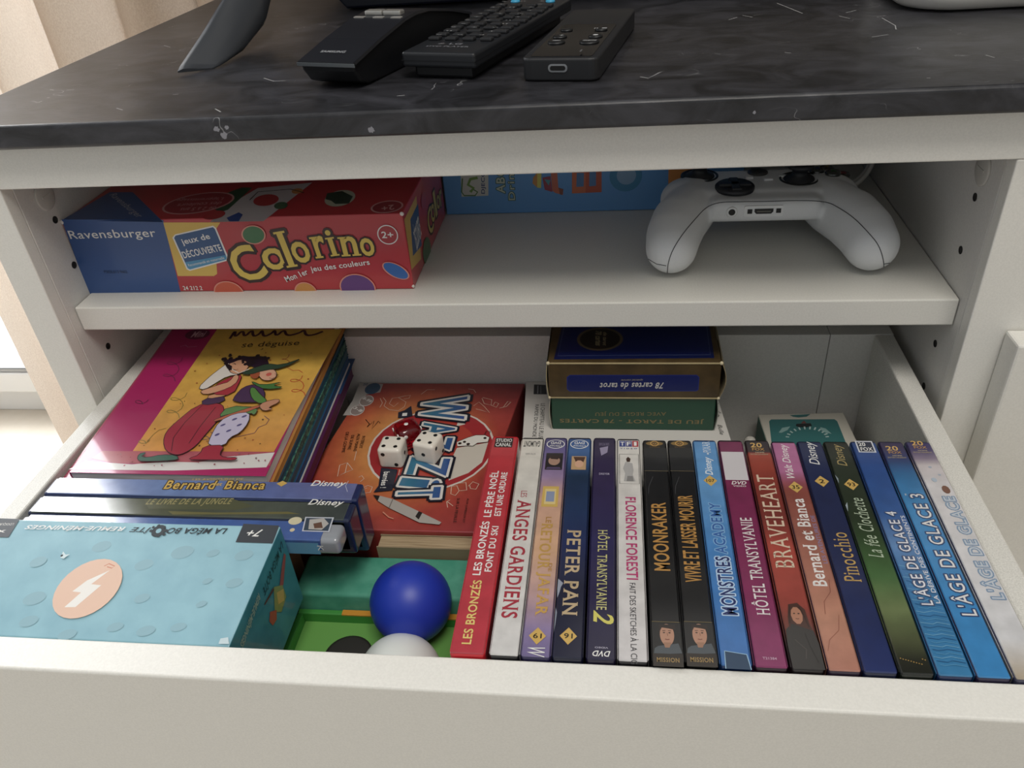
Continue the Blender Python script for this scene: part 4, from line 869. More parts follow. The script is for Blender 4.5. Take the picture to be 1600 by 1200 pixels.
def marble():
    m = bpy.data.materials.new('dark_stone_laminate'); m.use_nodes = True
    nt = m.node_tree; N = nt.nodes; L = nt.links; b = N['Principled BSDF']
    tc = N.new('ShaderNodeTexCoord'); mp = N.new('ShaderNodeMapping'); mp.inputs['Scale'].default_value = (1.0, 1.5, 1.5)
    L.new(tc.outputs['Object'], mp.inputs['Vector'])
    n1 = N.new('ShaderNodeTexNoise'); n1.inputs['Scale'].default_value = 26; n1.inputs['Detail'].default_value = 9; n1.inputs['Roughness'].default_value = 0.62; n1.inputs['Distortion'].default_value = 1.2
    c1 = N.new('ShaderNodeValToRGB'); c1.color_ramp.elements[0].position = 0.36; c1.color_ramp.elements[0].color = rgb('#19191b')
    c1.color_ramp.elements[1].position = 0.72; c1.color_ramp.elements[1].color = rgb('#3c3c41')
    L.new(mp.outputs[0], n1.inputs['Vector']); L.new(n1.outputs['Fac'], c1.inputs['Fac'])
    # thin pale veins
    n2 = N.new('ShaderNodeTexNoise'); n2.inputs['Scale'].default_value = 16; n2.inputs['Detail'].default_value = 3; n2.inputs['Distortion'].default_value = 0.8
    L.new(mp.outputs[0], n2.inputs['Vector'])
    c2 = N.new('ShaderNodeValToRGB')
    e = c2.color_ramp.elements; e[0].position = 0.4965; e[0].color = (0, 0, 0, 1); e[1].position = 0.5; e[1].color = (1, 1, 1, 1); q = e.new(0.5035); q.color = (0, 0, 0, 1)
    L.new(n2.outputs['Fac'], c2.inputs['Fac'])
    n3 = N.new('ShaderNodeTexNoise'); n3.inputs['Scale'].default_value = 30; L.new(mp.outputs[0], n3.inputs['Vector'])
    c3 = N.new('ShaderNodeValToRGB'); c3.color_ramp.elements[0].position = 0.60; c3.color_ramp.elements[1].position = 0.72
    L.new(n3.outputs['Fac'], c3.inputs['Fac'])
    mu = N.new('ShaderNodeMath'); mu.operation = 'MULTIPLY'; L.new(c2.outputs[0], mu.inputs[0]); L.new(c3.outputs[0], mu.inputs[1])
    mx = N.new('ShaderNodeMix'); mx.data_type = 'RGBA'
    L.new(mu.outputs[0], mx.inputs['Factor']); L.new(c1.outputs[0], mx.inputs[6]); mx.inputs[7].default_value = rgb('#A0A0A2')
    L.new(mx.outputs[2], b.inputs['Base Color'])
    b.inputs['Roughness'].default_value = 0.36
    bp = N.new('ShaderNodeBump'); bp.inputs['Strength'].default_value = 0.12; bp.inputs['Distance'].default_value = 0.0006
    mp2 = N.new('ShaderNodeMapping'); mp2.inputs['Scale'].default_value = (1, 9, 9); L.new(tc.outputs['Object'], mp2.inputs['Vector'])
    n4 = N.new('ShaderNodeTexNoise'); n4.inputs['Scale'].default_value = 90; n4.inputs['Detail'].default_value = 5
    L.new(mp2.outputs[0], n4.inputs['Vector']); L.new(n4.outputs['Fac'], bp.inputs['Height']); L.new(bp.outputs[0], b.inputs['Normal'])
    return m
MARBLE = marble()

# ------------------------------------------------------------------ builders
WL = {}
def tag(o, label=None, cat=None, group=None, kind=None):
    if label: o['label'] = label
    if cat: o['category'] = cat
    if group: o['group'] = group
    if kind: o['kind'] = kind
    return o
def thing(name, loc, label, cat, group=None, kind=None):
    o = bpy.data.objects.new(name, None); COL.objects.link(o)
    o.empty_display_size = 0.02
    o.location = loc; WL[o] = Vector(loc)
    return tag(o, label, cat, group, kind)
class MB:
    """Collects shapes (world coordinates) into one mesh."""
    def __init__(s): s.v = []; s.f = []; s.m = []; s.s = []; s.uv = None
    def add(s, verts, faces, m=0, smooth=False):
        o = len(s.v); s.v += [Vector(p) for p in verts]
        for f in faces: s.f.append([i + o for i in f]); s.m.append(m); s.s.append(smooth)
    def bm(s, b, m=0, smooth=False, M=None):
        b.verts.index_update()
        vs = [(M @ v.co if M is not None else v.co.copy()) for v in b.verts]
        s.add(vs, [[v.index for v in f.verts] for f in b.faces], m, smooth); b.free()
    def box(s, x0, x1, y0, y1, z0, z1, bevel=0.0, seg=2, m=0, M=None, smooth=False):
        b = bmesh.new(); bmesh.ops.create_cube(b, size=1.0)
        bmesh.ops.transform(b, matrix=Matrix.Translation(((x0 + x1) / 2, (y0 + y1) / 2, (z0 + z1) / 2)) @ Matrix.Diagonal((x1 - x0, y1 - y0, z1 - z0, 1)), verts=b.verts)
        if bevel: bmesh.ops.bevel(b, geom=b.edges[:] , offset=bevel, segments=seg, profile=0.5, affect='EDGES')
        s.bm(b, m, smooth, M); return s
    def prism(s, pts, axis, a0, a1, m=0, M=None, bevel=0.0, smooth=False, seg=2):
        """pts: outline in the two other axes (in order), extruded a0..a1 along axis."""
        def P(p, a):
            return Vector((a, p[0], p[1])) if axis == 'x' else Vector((p[0], a, p[1])) if axis == 'y' else Vector((p[0], p[1], a))
        b = bmesh.new()
        lo = [b.verts.new(P(p, a0)) for p in pts]; hi = [b.verts.new(P(p, a1)) for p in pts]
        n = len(pts)
        b.faces.new(lo); b.faces.new(hi[::-1])
        for i in range(n): b.faces.new((lo[i], lo[(i + 1) % n], hi[(i + 1) % n], hi[i]))
        bmesh.ops.recalc_face_normals(b, faces=b.faces)
        if bevel:
            es = [e for e in b.edges if (e.verts[0] in lo) == (e.verts[1] in lo)]
            bmesh.ops.bevel(b, geom=es, offset=bevel, segments=seg, profile=0.5, affect='EDGES')
        s.bm(b, m, smooth, M); return s
    def tube(s, pts, r, n=8, m=0, closed=False, cap=True):
        pts = [Vector(p) for p in pts]; rr = r if isinstance(r, (list, tuple)) else [r] * len(pts)
        rings = []; up = Vector((0, 0, 1)); prev = None
        for i, p in enumerate(pts):
            a = pts[i - 1] if i else (pts[-1] if closed else p); c = pts[(i + 1) % len(pts)] if (i < len(pts) - 1 or closed) else p
            t = (c - a).normalized()
            if prev is None:
                x = t.cross(up) if abs(t.dot(up)) < 0.95 else t.cross(Vector((1, 0, 0)))
            else: x = prev - t * prev.dot(t)
            x.normalize(); prev = x; y = t.cross(x)
            rings.append([p + (x * math.cos(2 * math.pi * k / n) + y * math.sin(2 * math.pi * k / n)) * rr[i] for k in range(n)])
        vs = [q for g in rings for q in g]; fs = []
        R = len(rings)
        for i in range(R if closed else R - 1):
            for k in range(n):
                j = (i + 1) % R
                fs.append([i * n + k, i * n + (k + 1) % n, j * n + (k + 1) % n, j * n + k])
        if cap and not closed: fs.append(list(range(n))[::-1]); fs.append([(R - 1) * n + k for k in range(n)])
        s.add(vs, fs, m, True); return s
    def lathe(s, prof, c, n=32, m=0, M=None, smooth=True):
        """prof: (radius, height) pairs around the z axis at c."""
        vs = []; fs = []
        for r, h in prof:
            for k in range(n):
                a = 2 * math.pi * k / n; v = Vector((r * math.cos(a), r * math.sin(a), h))
                vs.append((M @ v if M is not None else v) + Vector(c))
        for i in range(len(prof) - 1):
            for k in range(n): fs.append([i * n + k, i * n + (k + 1) % n, (i + 1) * n + (k + 1) % n, (i + 1) * n + k])
        fs.append(list(range(n))[::-1]); fs.append([(len(prof) - 1) * n + k for k in range(n)])
        s.add(vs, fs, m, smooth); return s
    def sphere(s, c, r, m=0, u=32, v=20, sc=(1, 1, 1)):
        b = bmesh.new(); bmesh.ops.create_uvsphere(b, u_segments=u, v_segments=v, radius=r)
        s.bm(b, m, True, Matrix.Translation(c) @ Matrix.Diagonal((sc[0], sc[1], sc[2], 1))); return s
    def build(s, name, mats, parent=None, loc=None, label=None, smooth_angle=None):
        base = WL[parent] if parent is not None else Vector(loc if loc is not None else (0, 0, 0))
        me = bpy.data.meshes.new(name)
        me.from_pydata([p - base for p in s.v], [], s.f)
        for q in (mats if isinstance(mats, (list, tuple)) else [mats]): me.materials.append(q)
        me.polygons.foreach_set('material_index', s.m); me.polygons.foreach_set('use_smooth', s.s)
        if s.uv:
            lay = me.uv_layers.new(name='UVMap')
            for l in me.loops: lay.data[l.index].uv = s.uv(s.v[l.vertex_index])
        me.update()
        o = bpy.data.objects.new(name, me); COL.objects.link(o)
        if parent is not None: o.parent = parent
        else: o.location = base
        WL[o] = base
        if label: o['label'] = label
        return o
def boxpart(name, b, m, parent, bevel=0.0008, label=None, M=None):
    return MB().box(*b, bevel=bevel, M=M).build(name, m, parent, label=label)

# ------------------------------------------------------------------ lettering
GL = {}
def glyphs(st, bold, shear, space, offset, serif):
    key = (st, bold, shear, space, offset, serif)
    if key in GL: return GL[key]
    cu = bpy.data.curves.new('lettering_source', 'FONT'); cu.body = st; cu.size = 1.0
    cu.offset = offset; cu.shear = shear; cu.space_character = space; cu.resolution_u = 3; cu.fill_mode = 'FRONT'
    ob = bpy.data.objects.new('lettering_source', cu); COL.objects.link(ob)
    dg = bpy.context.evaluated_depsgraph_get()
    me = bpy.data.meshes.new_from_object(ob.evaluated_get(dg), depsgraph=dg)
    vs = [(v.co.x, v.co.y) for v in me.vertices]; fs = [list(p.vertices) for p in me.polygons]
    bpy.data.objects.remove(ob); bpy.data.curves.remove(cu)
    if serif and fs:
        cnt = {}
        for fi, f in enumerate(fs):
            for i in range(len(f)):
                e = tuple(sorted((f[i], f[(i + 1) % len(f)]))); cnt.setdefault(e, []).append(fi)
        extra = []
        for e, l in cnt.items():
            if len(l) != 1: continue
            a, b = vs[e[0]], vs[e[1]]
            if abs(a[1] - b[1]) > 1e-4: continue
            w = abs(a[0] - b[0])
            if not 0.05 < w < 0.2: continue
            cy = sum(vs[i][1] for i in fs[l[0]]) / len(fs[l[0]])
            x0, x1 = min(a[0], b[0]), max(a[0], b[0]); y = a[1]
            for q0, q1 in ((x0 - 0.055, x0 - 0.0005), (x1 + 0.0005, x1 + 0.055)):
                extra.append((q0, q1, y, y + 0.04) if cy > y else (q0, q1, y - 0.04, y))
        for x0, x1, y0, y1 in extra:
            o = len(vs); vs += [(x0, y0), (x1, y0), (x1, y1), (x0, y1)]; fs.append([o, o + 1, o + 2, o + 3])
    bpy.data.meshes.remove(me)
    GL[key] = (vs, fs)
    return GL[key]
def stroke(pts, wd):
    """A flat ribbon along a polyline."""
    out = []
    P = [Vector((p[0], p[1])) for p in pts]
    L = []; R = []
    for i, p in enumerate(P):
        a = P[max(0, i - 1)]; c = P[min(len(P) - 1, i + 1)]
        t = (c - a)
        t = t.normalized() if t.length > 1e-9 else Vector((1, 0))
        n = Vector((-t.y, t.x)) * wd / 2
        L.append(p + n); R.append(p - n)
    return [[L[i], R[i], R[i + 1], L[i + 1]] for i in range(len(P) - 1)]
SPECIAL = {}
def ink(col, rough, coat):
    if col.startswith('@'): return SPECIAL[col]
    return mat(col, rough, coat, printed=True)
def prints(items, frame, parent, rough=0.4, coat=0.3, h0=0.00005, step=0.000012, art_name='printed_artwork', text_name='lettering', uvfun=None):
    O, U, V = [Vector(q) for q in frame]; Nn = U.cross(V).normalized()
    A = MB(); T = MB(); am = []; tm = []
    def idx(lst, m):
        if m not in lst: lst.append(m)
        return lst.index(m)
    h = [h0]
    def W(u, v): return O + U * (u / 1000) + V * (v / 1000) + Nn * h[0]
    for it in items:
        h[0] += step
        k = it[0]
        if k == 't':
            _, st, u0, v0, ang, w, hh, col, fl = it
            outl = []
            if 'O#' in fl: p = fl.index('O#'); outl = [(0.085, fl[p + 1:p + 8])]; fl = fl[:p] + fl[p + 8:]
            if 'k' in fl: outl = [(0.085, '#3A1A14')]
            if 'W' in fl: outl = [(0.13, '#14182A'), (0.065, '#E4E0D8')]
            off = 0.018 if 'b' in fl else 0.0
            sh = 0.3 if 'i' in fl else 0.0
            sp = 1.05 if 'b' in fl else 1.0
            if outl: sp = 1.16
            if 's' in fl: sp = 1.12
            if off and any(q in st for q in 'gÂÔÎ'): off = 0.006
            vs, fs = glyphs(st, 'b' in fl, sh, sp, off, 's' in fl)
            if not vs: continue
            x0 = min(p[0] for p in vs); x1 = max(p[0] for p in vs); y0 = min(p[1] for p in vs); y1 = max(p[1] for p in vs)
            sx = w / (x1 - x0); sy = hh / (y1 - y0); ca, sa = math.cos(math.radians(ang)), math.sin(math.radians(ang))
            flat = [(u0 + (x - x0) * sx * ca - (y - y0) * sy * sa, v0 + (x - x0) * sx * sa + (y - y0) * sy * ca) for x, y in vs]
            for o, c in outl:
                cnt = {}
                for f in fs:
                    for i in range(len(f)):
                        e = tuple(sorted((f[i], f[(i + 1) % len(f)]))); cnt[e] = cnt.get(e, 0) + 1
                hb = h[0] + step; jj = 0
                for e, nn in cnt.items():
                    if nn != 1: continue
                    p, q = Vector(flat[e[0]]), Vector(flat[e[1]]); t = q - p
                    if t.length < 1e-6: continue
                    t.normalize(); wd = o * hh; n_ = Vector((-t.y, t.x)) * wd; p = p - t * wd * .6; q = q + t * wd * .6
                    h[0] = hb + (jj % 23) * 2.5e-7; jj += 1
                    T.add([W(*(p - n_)), W(*(q - n_)), W(*(q + n_)), W(*(p + n_))], [[0, 1, 2, 3]], idx(tm, ink(c, rough, coat)))
                h[0] = hb + 23 * 2.5e-7
            h[0] += step
            T.add([W(*p) for p in flat], fs, idx(tm, ink(col, rough, coat)))
        elif k == 'p':
            pts = [W(*p) for p in it[1]]
            ar = sum(it[1][i][0] * it[1][(i + 1) % len(it[1])][1] - it[1][(i + 1) % len(it[1])][0] * it[1][i][1] for i in range(len(it[1])))
            A.add(pts, [list(range(len(pts))) if ar > 0 else list(range(len(pts)))[::-1]], idx(am, ink(it[2], rough, coat)))
        elif k == 'c':
            _, u, v, ru, rv, ang, col = it; ca, sa = math.cos(math.radians(ang)), math.sin(math.radians(ang))
            n = 28 if ru > 3 else 10
            pts = []
            for q in range(n):
                a, b = ru * math.cos(2 * math.pi * q / n), rv * math.sin(2 * math.pi * q / n)
                pts.append(W(u + a * ca - b * sa, v + a * sa + b * ca))
            A.add(pts, [list(range(n))], idx(am, ink(col, rough, coat)))
        elif k == 'l':
            for q in stroke(it[1], it[2]): A.add([W(*p) for p in q], [[0, 1, 2, 3]], idx(am, ink(it[3], rough, coat)))
    if A.v:
        A.uv = uvfun
        tag(A.build(art_name, am, parent), kind='stuff')
    if T.v:
        T.uv = uvfun
        tag(T.build(text_name, tm, parent), kind='stuff')

# ================================================================== THE ROOM
fl = MB().box(-3.0, 2.4, -2.6, 0.95, -0.70, -0.66).build('floor', textured('pale_floor_tiles', '#C9C0B2', '#D6CEC2', 12, 0.35), loc=(0, 0, -0.66))
tag(fl, kind='structure')
tag(MB().box(-3.4, 1.0, 0.951, 4.2, -0.74, -0.70).build('floor', textured('added_white_slab', '#DADAD8', '#E4E4E2', 6, 0.7), loc=(0, 1, -0.7)), kind='structure')  # added white slab outdoors, a bright backdrop for the door panes
WALLM = textured('matt_wall_paint', '#D2C9BC', '#D8D0C4', 40, 0.8)
wb = MB()
wb.box(-0.45, 2.4, 0.76, 0.90, -0.66, 1.9); wb.box(-3.0, -2.6, 0.76, 0.90, -0.66, 1.9); wb.box(-2.6, -0.45, 0.76, 0.90, 1.6, 1.9)
tag(wb.build('wall_back', WALLM, loc=(0, 0.76, -0.66)), kind='structure')
wr = MB().box(2.3, 2.4, -2.6, 0.76, -0.66, 1.9).build('wall_right', WALLM, loc=(2.3, 0, -0.66)); tag(wr, kind='structure')
# patio door seen past the cabinet's left side
PVC = mat('#E8E8E6', 0.35)
pd = thing('window_1', (-1.5, 0.80, -0.66), None, None, kind='structure')
MB().box(-2.6, -0.45, 0.762, 0.86, -0.66, -0.603, bevel=0.002).build('threshold', PVC, pd)
MB().box(-2.6, -0.45, 0.742, 0.84, -0.6025, -0.557, bevel=0.004).box(-2.6, -2.5, 0.75, 0.84, -0.557, 1.6, bevel=0.004).box(-1.24, -1.17, 0.75, 0.84, -0.557, 1.6, bevel=0.004).box(-2.6, -0.45, 0.75, 0.84, 1.52, 1.6, bevel=0.004).build('window_frame', PVC, pd)
MB().box(-2.5, -0.45, 0.745, 0.80, -0.557, -0.545, bevel=0.003).build('window_bead', mat('#9A9C9E', 0.3, 0, 0.5), pd)
def glass_mat():
    m = bpy.data.materials.new('clear_window_glass'); m.use_nodes = True
    nt = m.node_tree; N = nt.nodes; L = nt.links
    N.remove(N['Principled BSDF'])
    t = N.new('ShaderNodeBsdfTransparent'); g = N.new('ShaderNodeBsdfGlossy'); g.inputs['Roughness'].default_value = 0.02
    mx = N.new('ShaderNodeMixShader'); mx.inputs[0].default_value = 0.07; L.new(t.outputs[0], mx.inputs[1]); L.new(g.outputs[0], mx.inputs[2])
    L.new(mx.outputs[0], N['Material Output'].inputs[0])
    return m
MB().box(-2.5, -1.24, 0.790, 0.796, -0.545, 1.52).build('pane', glass_mat(), pd)
MB().box(-1.17, -0.45, 0.790, 0.796, -0.545, 1.52).build('pane', glass_mat(), pd)

# curtain
CUR = textured('linen_weave', '#C4AE9A', '#D6C4B2', 700, 0.9, 0.35, (1, 1, 0.6), bscale=1100)
nt = CUR.node_tree; tl = nt.nodes.new('ShaderNodeBsdfTranslucent'); tl.inputs[0].default_value = rgb('#E0D8CC')
ms_ = nt.nodes.new('ShaderNodeMixShader'); ms_.inputs[0].default_value = 0.22
nt.links.new(nt.nodes['Principled BSDF'].outputs[0], ms_.inputs[1]); nt.links.new(tl.outputs[0], ms_.inputs[2]); nt.links.new(ms_.outputs[0], nt.nodes['Material Output'].inputs[0])
cb = MB()
nx, nz = 150, 14
pts = []; fs = []
for j in range(nz + 1):
    z = -0.652 + (1.5 + 0.652) * j / nz
    for i in range(nx + 1):
        x = -0.632 + 0.85 * i / nx
        w = abs(math.sin(math.pi * (x + 0.3945) / 0.1055)) ** 0.6
        y = 0.655 - 0.055 * w + 0.004 * math.sin(x * 60 + z * 2)
        pts.append((x + 0.006 * math.sin(z * 3 + i * .1), y, z))
for j in range(nz):
    for i in range(nx):
        a = j * (nx + 1) + i; fs.append([a, a + 1, a + nx + 2, a + nx + 1])
cb.add(pts, fs, 0, True)
tag(cb.build('curtain', CUR, loc=(-0.2, 0.64, -0.652)), 'beige linen curtain hanging in soft folds behind the cabinet at left', 'curtain')

# ================================================================== CABINET
cab = thing('tv_cabinet', (0.28, 0.2, -0.66), 'white wooden media cabinet with open shelf and pulled-out drawer', 'cabinet')
boxpart('apron', (-0.0213, 1.15, -0.018, -0.0002, 0.0898, 0.1165), WHITE, cab)
boxpart('top_board', (-0.0213, 1.15, 0.0, 0.46, 0.100, 0.1163), WHITE_IN, cab)
boxpart('stile', (-0.0213, 0.0, -0.018, -0.0080, -0.60, 0.0897), WHITE, cab)
boxpart('side_panel', (-0.0213, -0.0002, -0.0075, 0.46, -0.60, 0.0999), WHITE_IN, cab, 0.0006)
boxpart('groove', (-0.0206, -0.0006, -0.0085, -0.007, -0.59, 0.0895), mat('#E4E2DC', 0.5), cab, 0.0)
boxpart('front_panel', (0.5625, 1.15, -0.018, -0.0080, -0.60, 0.0897), WHITE, cab)
boxpart('side_panel', (0.5627, 0.5805, -0.0075, 0.46, -0.60, 0.0999), WHITE_IN, cab, 0.0006)
boxpart('groove', (0.5632, 0.5800, -0.0085, -0.007, -0.59, 0.0895), GROOVE, cab, 0.0)
boxpart('side_panel', (1.13, 1.149, -0.0075, 0.46, -0.60, 0.0999), WHITE_IN, cab, 0.0006)
boxpart('back_panel', (0.0, 1.13, 0.447, 0.46, -0.60, 0.0999), WHITE_IN, cab, 0.0)
boxpart('bottom_board', (0.0, 1.13, 0.0, 0.447, -0.60, -0.582), WHITE_IN, cab)
boxpart('plinth', (-0.01, 1.14, 0.02, 0.45, -0.66, -0.6005), WHITE_IN, cab)
boxpart('shelf', (0.0004, 0.5621, 0.0, 0.44, -0.0176, 0.0), textured('white_shelf', '#D6D4CC', '#DCDAD2', 900, 0.4, 0.12), cab, 0.0009)
door = boxpart('door', (0.583, 1.12, -0.036, -0.0185, -0.592, -0.0097), WHITE, cab, 0.0014)
boxpart('lower_drawer', (-0.014, 0.575, -0.036, -0.0185, -0.592, -0.268), WHITE, cab, 0.0014)
# pin holes and cam covers in the two side panels
hm = MB().lathe([(0.0025, 0.0), (0.0025, 0.0012), (0.0017, 0.0012), (0.0017, 0.0002)], (0, 0, 0), 14, 0, Matrix.Rotation(math.pi / 2, 4, 'Y'))
for side, xw, sg in ((0, 0.0, 1), (1, 0.5625, -1)):
    for z in (0.056, 0.0235, -0.0410, -0.0738):
        b = MB(); M = Matrix.Rotation(sg * math.pi / 2, 4, 'Y')
        b.lathe([(0.0024, -0.0003), (0.0024, 0.0002), (0.0019, 0.0002), (0.0019, 0.00015)], (xw, 0.0169, z), 16, 0, M)
        b.build('pin_hole', HOLE, cab)
    b = MB(); M = Matrix.Rotation(sg * math.pi / 2, 4, 'Y')
    b.lathe([(0.0092, -0.0002), (0.0092, 0.0006), (0.0082, 0.0011), (0.001, 0.0012)], (xw, 0.0160, 0.0725), 28, 0, M)
    b.box(xw + (0.0009 if sg > 0 else -0.0015), xw + (0.0015 if sg > 0 else -0.0009), 0.0120, 0.0205, 0.0718, 0.0732)
    b.build('cam_cover', mat('#C2BFB8', 0.4), cab)
# drawer
dr = MB().box(-0.014, 0.575, -0.232, -0.214, -0.262, -0.064, bevel=0.0013, seg=3).build('drawer', WHITE, cab)
boxpart('drawer_side', (0.005, 0.018, -0.2139, 0.0659, -0.2035, -0.0642), DRAWER_SIDE, dr, 0.0012)
boxpart('drawer_side', (0.5425, 0.5555, -0.2139, 0.0659, -0.2035, -0.0642), DRAWER_SIDE, dr, 0.0012)
boxpart('drawer_back', (0.005, 0.5128, 0.0662, 0.079, -0.2035, -0.0642), WHITE_IN, dr, 0.0004)
boxpart('drawer_back', (0.5132, 0.5555, 0.0662, 0.079, -0.2035, -0.0642), WHITE_IN, dr, 0.0004)
boxpart('drawer_bottom', (0.0182, 0.5423, -0.2139, 0.066, -0.2030, -0.1972), WHITE_IN, dr, 0)
for x0, x1 in ((0.0003, 0.0048), (0.5557, 0.5622)):
    boxpart('drawer_runner', (x0, x1, -0.007, 0.40, -0.165, -0.125), mat('#8E8E8C', 0.35, 0, 0.8), cab, 0.0005)

# worktop
wt = MB().box(-0.022, 1.16, -0.030, 0.60, 0.1165, 0.1300, bevel=0.0022, seg=4, smooth=False).build('worktop', MARBLE, loc=(0.5, 0.2, 0.1165))
tag(wt, 'dark grey marble-look laminate worktop on the white cabinet', 'worktop')
sc = MB()
def blotch(cx, cz, r, n=14, seed=0):
    rnd = random.Random(seed); return [(cx + r * (0.6 + 0.6 * rnd.random()) * math.cos(2 * math.pi * k / n), cz + r * (0.6 + 0.6 * rnd.random()) * math.sin(2 * math.pi * k / n)) for k in range(n)]
for cx, cz, r, sd in ((0.1545, 0.1205, .0022, 1), (0.1512, 0.1240, .0017, 2), (0.1570, 0.1245, .0013, 5), (0.2355, 0.1205, .0018, 3), (0.4290, 0.1220, .0009, 4)):
    p = blotch(cx, cz, r, 14, sd); sc.add([(q[0], -0.03002, q[1]) for q in p], [list(range(14))])
tag(sc.build('worn_spot', mat('#84848A', 0.6), wt), kind='stuff')

scratches = MB()
for pts in ([(0.0227,0.0437),(0.0274,0.0444)],[(0.0275,0.1657),(0.0366,0.1575)],[(0.0815,-0.0029),(0.0878,-0.0075)],[(0.1039,0.0212),(0.1071,0.0220)],[(0.1448,-0.0129),(0.1509,-0.0196)],[(0.4753,0.1991),(0.4800,0.1808),(0.4854,0.1588)],[(0.4362,0.1507),(0.4428,0.1575)],[(0.4469,0.1630),(0.4525,0.1549)],[(0.5119,0.1534),(0.5199,0.1599)],[(0.5056,0.1445),(0.5101,0.1349)],[(0.5288,0.1318),(0.5304,0.1079),(0.5279,0.0974)],[(0.5099,0.0806),(0.5203,0.0850)],[(0.4563,0.0534),(0.4594,0.0513)],[(0.5534,0.0274),(0.5556,0.0213)],[(0.5125,-0.0119),(0.5142,-0.0122)],[(0.1487,0.0510),(0.1585,0.0419),(0.1656,0.0422)],[(0.0203,0.0174),(0.0212,0.0200)],[(0.0091,0.0473),(0.0131,0.0452)],[(0.0402,0.1867),(0.0438,0.1903)],[(0.2443,-0.0028),(0.2485,-0.0022)],[(0.3746,0.0146),(0.3786,0.0113)],):
    for r in stroke(pts, 0.0006): scratches.add([(p[0], p[1], 0.13003) for p in r], [[0, 1, 2, 3]])
tag(scratches.build('scratch', mat('#A8A8A8', 0.5), wt), kind='stuff')

# ================================================================== ON THE WORKTOP
BLK = mat('#101114', 0.45); BLK2 = mat('#17181C', 0.35); BLK3 = mat('#1E1F24', 0.5)
# television with splayed feet
tv = thing('television', (0.5, 0.2, 0.130), 'black flat television standing on splayed dark feet above worktop', 'television')
MB().box(-0.03, 1.03, 0.195, 0.222, 0.196, 0.80, bevel=0.003).build('screen_housing', BLK, tv)
MB().box(-0.022, 1.022, 0.1935, 0.195, 0.205, 0.792).build('screen', mat('#040406', 0.08), tv)
for sx, cx in ((1, 0.108), (-1, 0.892)):
    def q(x, y, z): return ((x if sx > 0 else 1.0 - x), y, z)
    f = MB()
    sec = []
    for (L_, R_, th) in (((.0846, .0695, .1322), (.1035, .0820, .1312), .0016), ((.0850, .0740, .1345), (.1075, .0880, .1334), .0028), ((.0885, .1080, .1470), (.1098, .1240, .1440), .0130), ((.0911, .1450, .1611), (.1120, .1620, .1575), .0180), ((.0960, .1980, .2000), (.1170, .2120, .1990), .0200)):
        A_ = Vector(L_); B_ = Vector(R_); up = Vector((0, -0.25, 1)).normalized()
        ring = [q(*(A_ - up * th * .55)), q(*A_), q(*(A_.lerp(B_, .16) + up * .0012)), q(*(A_.lerp(B_, .34) + up * .0010)), q(*(A_.lerp(B_, .62) - up * th * .05)), q(*(A_.lerp(B_, .86) - up * th * .28)), q(*(B_ - up * th * .7)), q(*(A_.lerp(B_, .85) - up * th)), ]
        sec.append(ring)
    vs = [p for r in sec for p in r]; fs = []
    for i in range(4):
        for k in range(8):
            fs.append([i * 8 + k, i * 8 + (k + 1) % 8, (i + 1) * 8 + (k + 1) % 8, (i + 1) * 8 + k])
    fs.append(list(range(8))); fs.append([32 + k for k in range(8)])
    f.add(vs, fs, 0, False)
    f.s = [True] * len(f.s); f.s[-1] = f.s[-2] = False
    f.build('foot', mat('#34373C', 0.5), tv)
    MB().prism([(0.205, 0.200), (0.222, 0.200), (0.45, 0.1345), (0.45, 0.1302), (0.425, 0.1302), (0.205, 0.188)], 'x', *((0.100, 0.122) if sx > 0 else (0.878, 0.900)), bevel=.002).build('foot', mat('#26282D', 0.5), tv)
# soundbar
sb = thing('soundbar', (0.36, 0.30, 0.130), 'long black bar speaker at the back of the worktop under the television', 'soundbar')
MB().prism([(0.1395, 0.1310), (0.60, 0.1310), (0.607, 0.140), (0.607, 0.176), (0.60, 0.184), (0.1300, 0.184), (0.1240, 0.176), (0.1300, 0.142)], 'y', 0.2700, 0.345, bevel=0.002).build('body', mat('#141826', 0.35), sb)
MB().box(0.145, 0.595, 0.2688, 0.270, 0.139, 0.178).build('grille', mat('#0E0F14', 0.7), sb)
MB().box(0.15, 0.18, 0.28, 0.335, 0.130, 0.1312).build('rubber_pad', BLK, sb)
MB().box(0.55, 0.58, 0.28, 0.335, 0.130, 0.1312).build('rubber_pad', BLK, sb)

def rotM(px, py, deg, z=0.130):
    return Matrix.Translation((px, py, z)) @ Matrix.Rotation(math.radians(deg), 4, 'Z')
def frm(M, x, y, z):
    return ((M @ Vector((x, y, z)))[:], (M.to_3x3() @ Vector((1, 0, 0)))[:], (M.to_3x3() @ Vector((0, 1, 0)))[:])
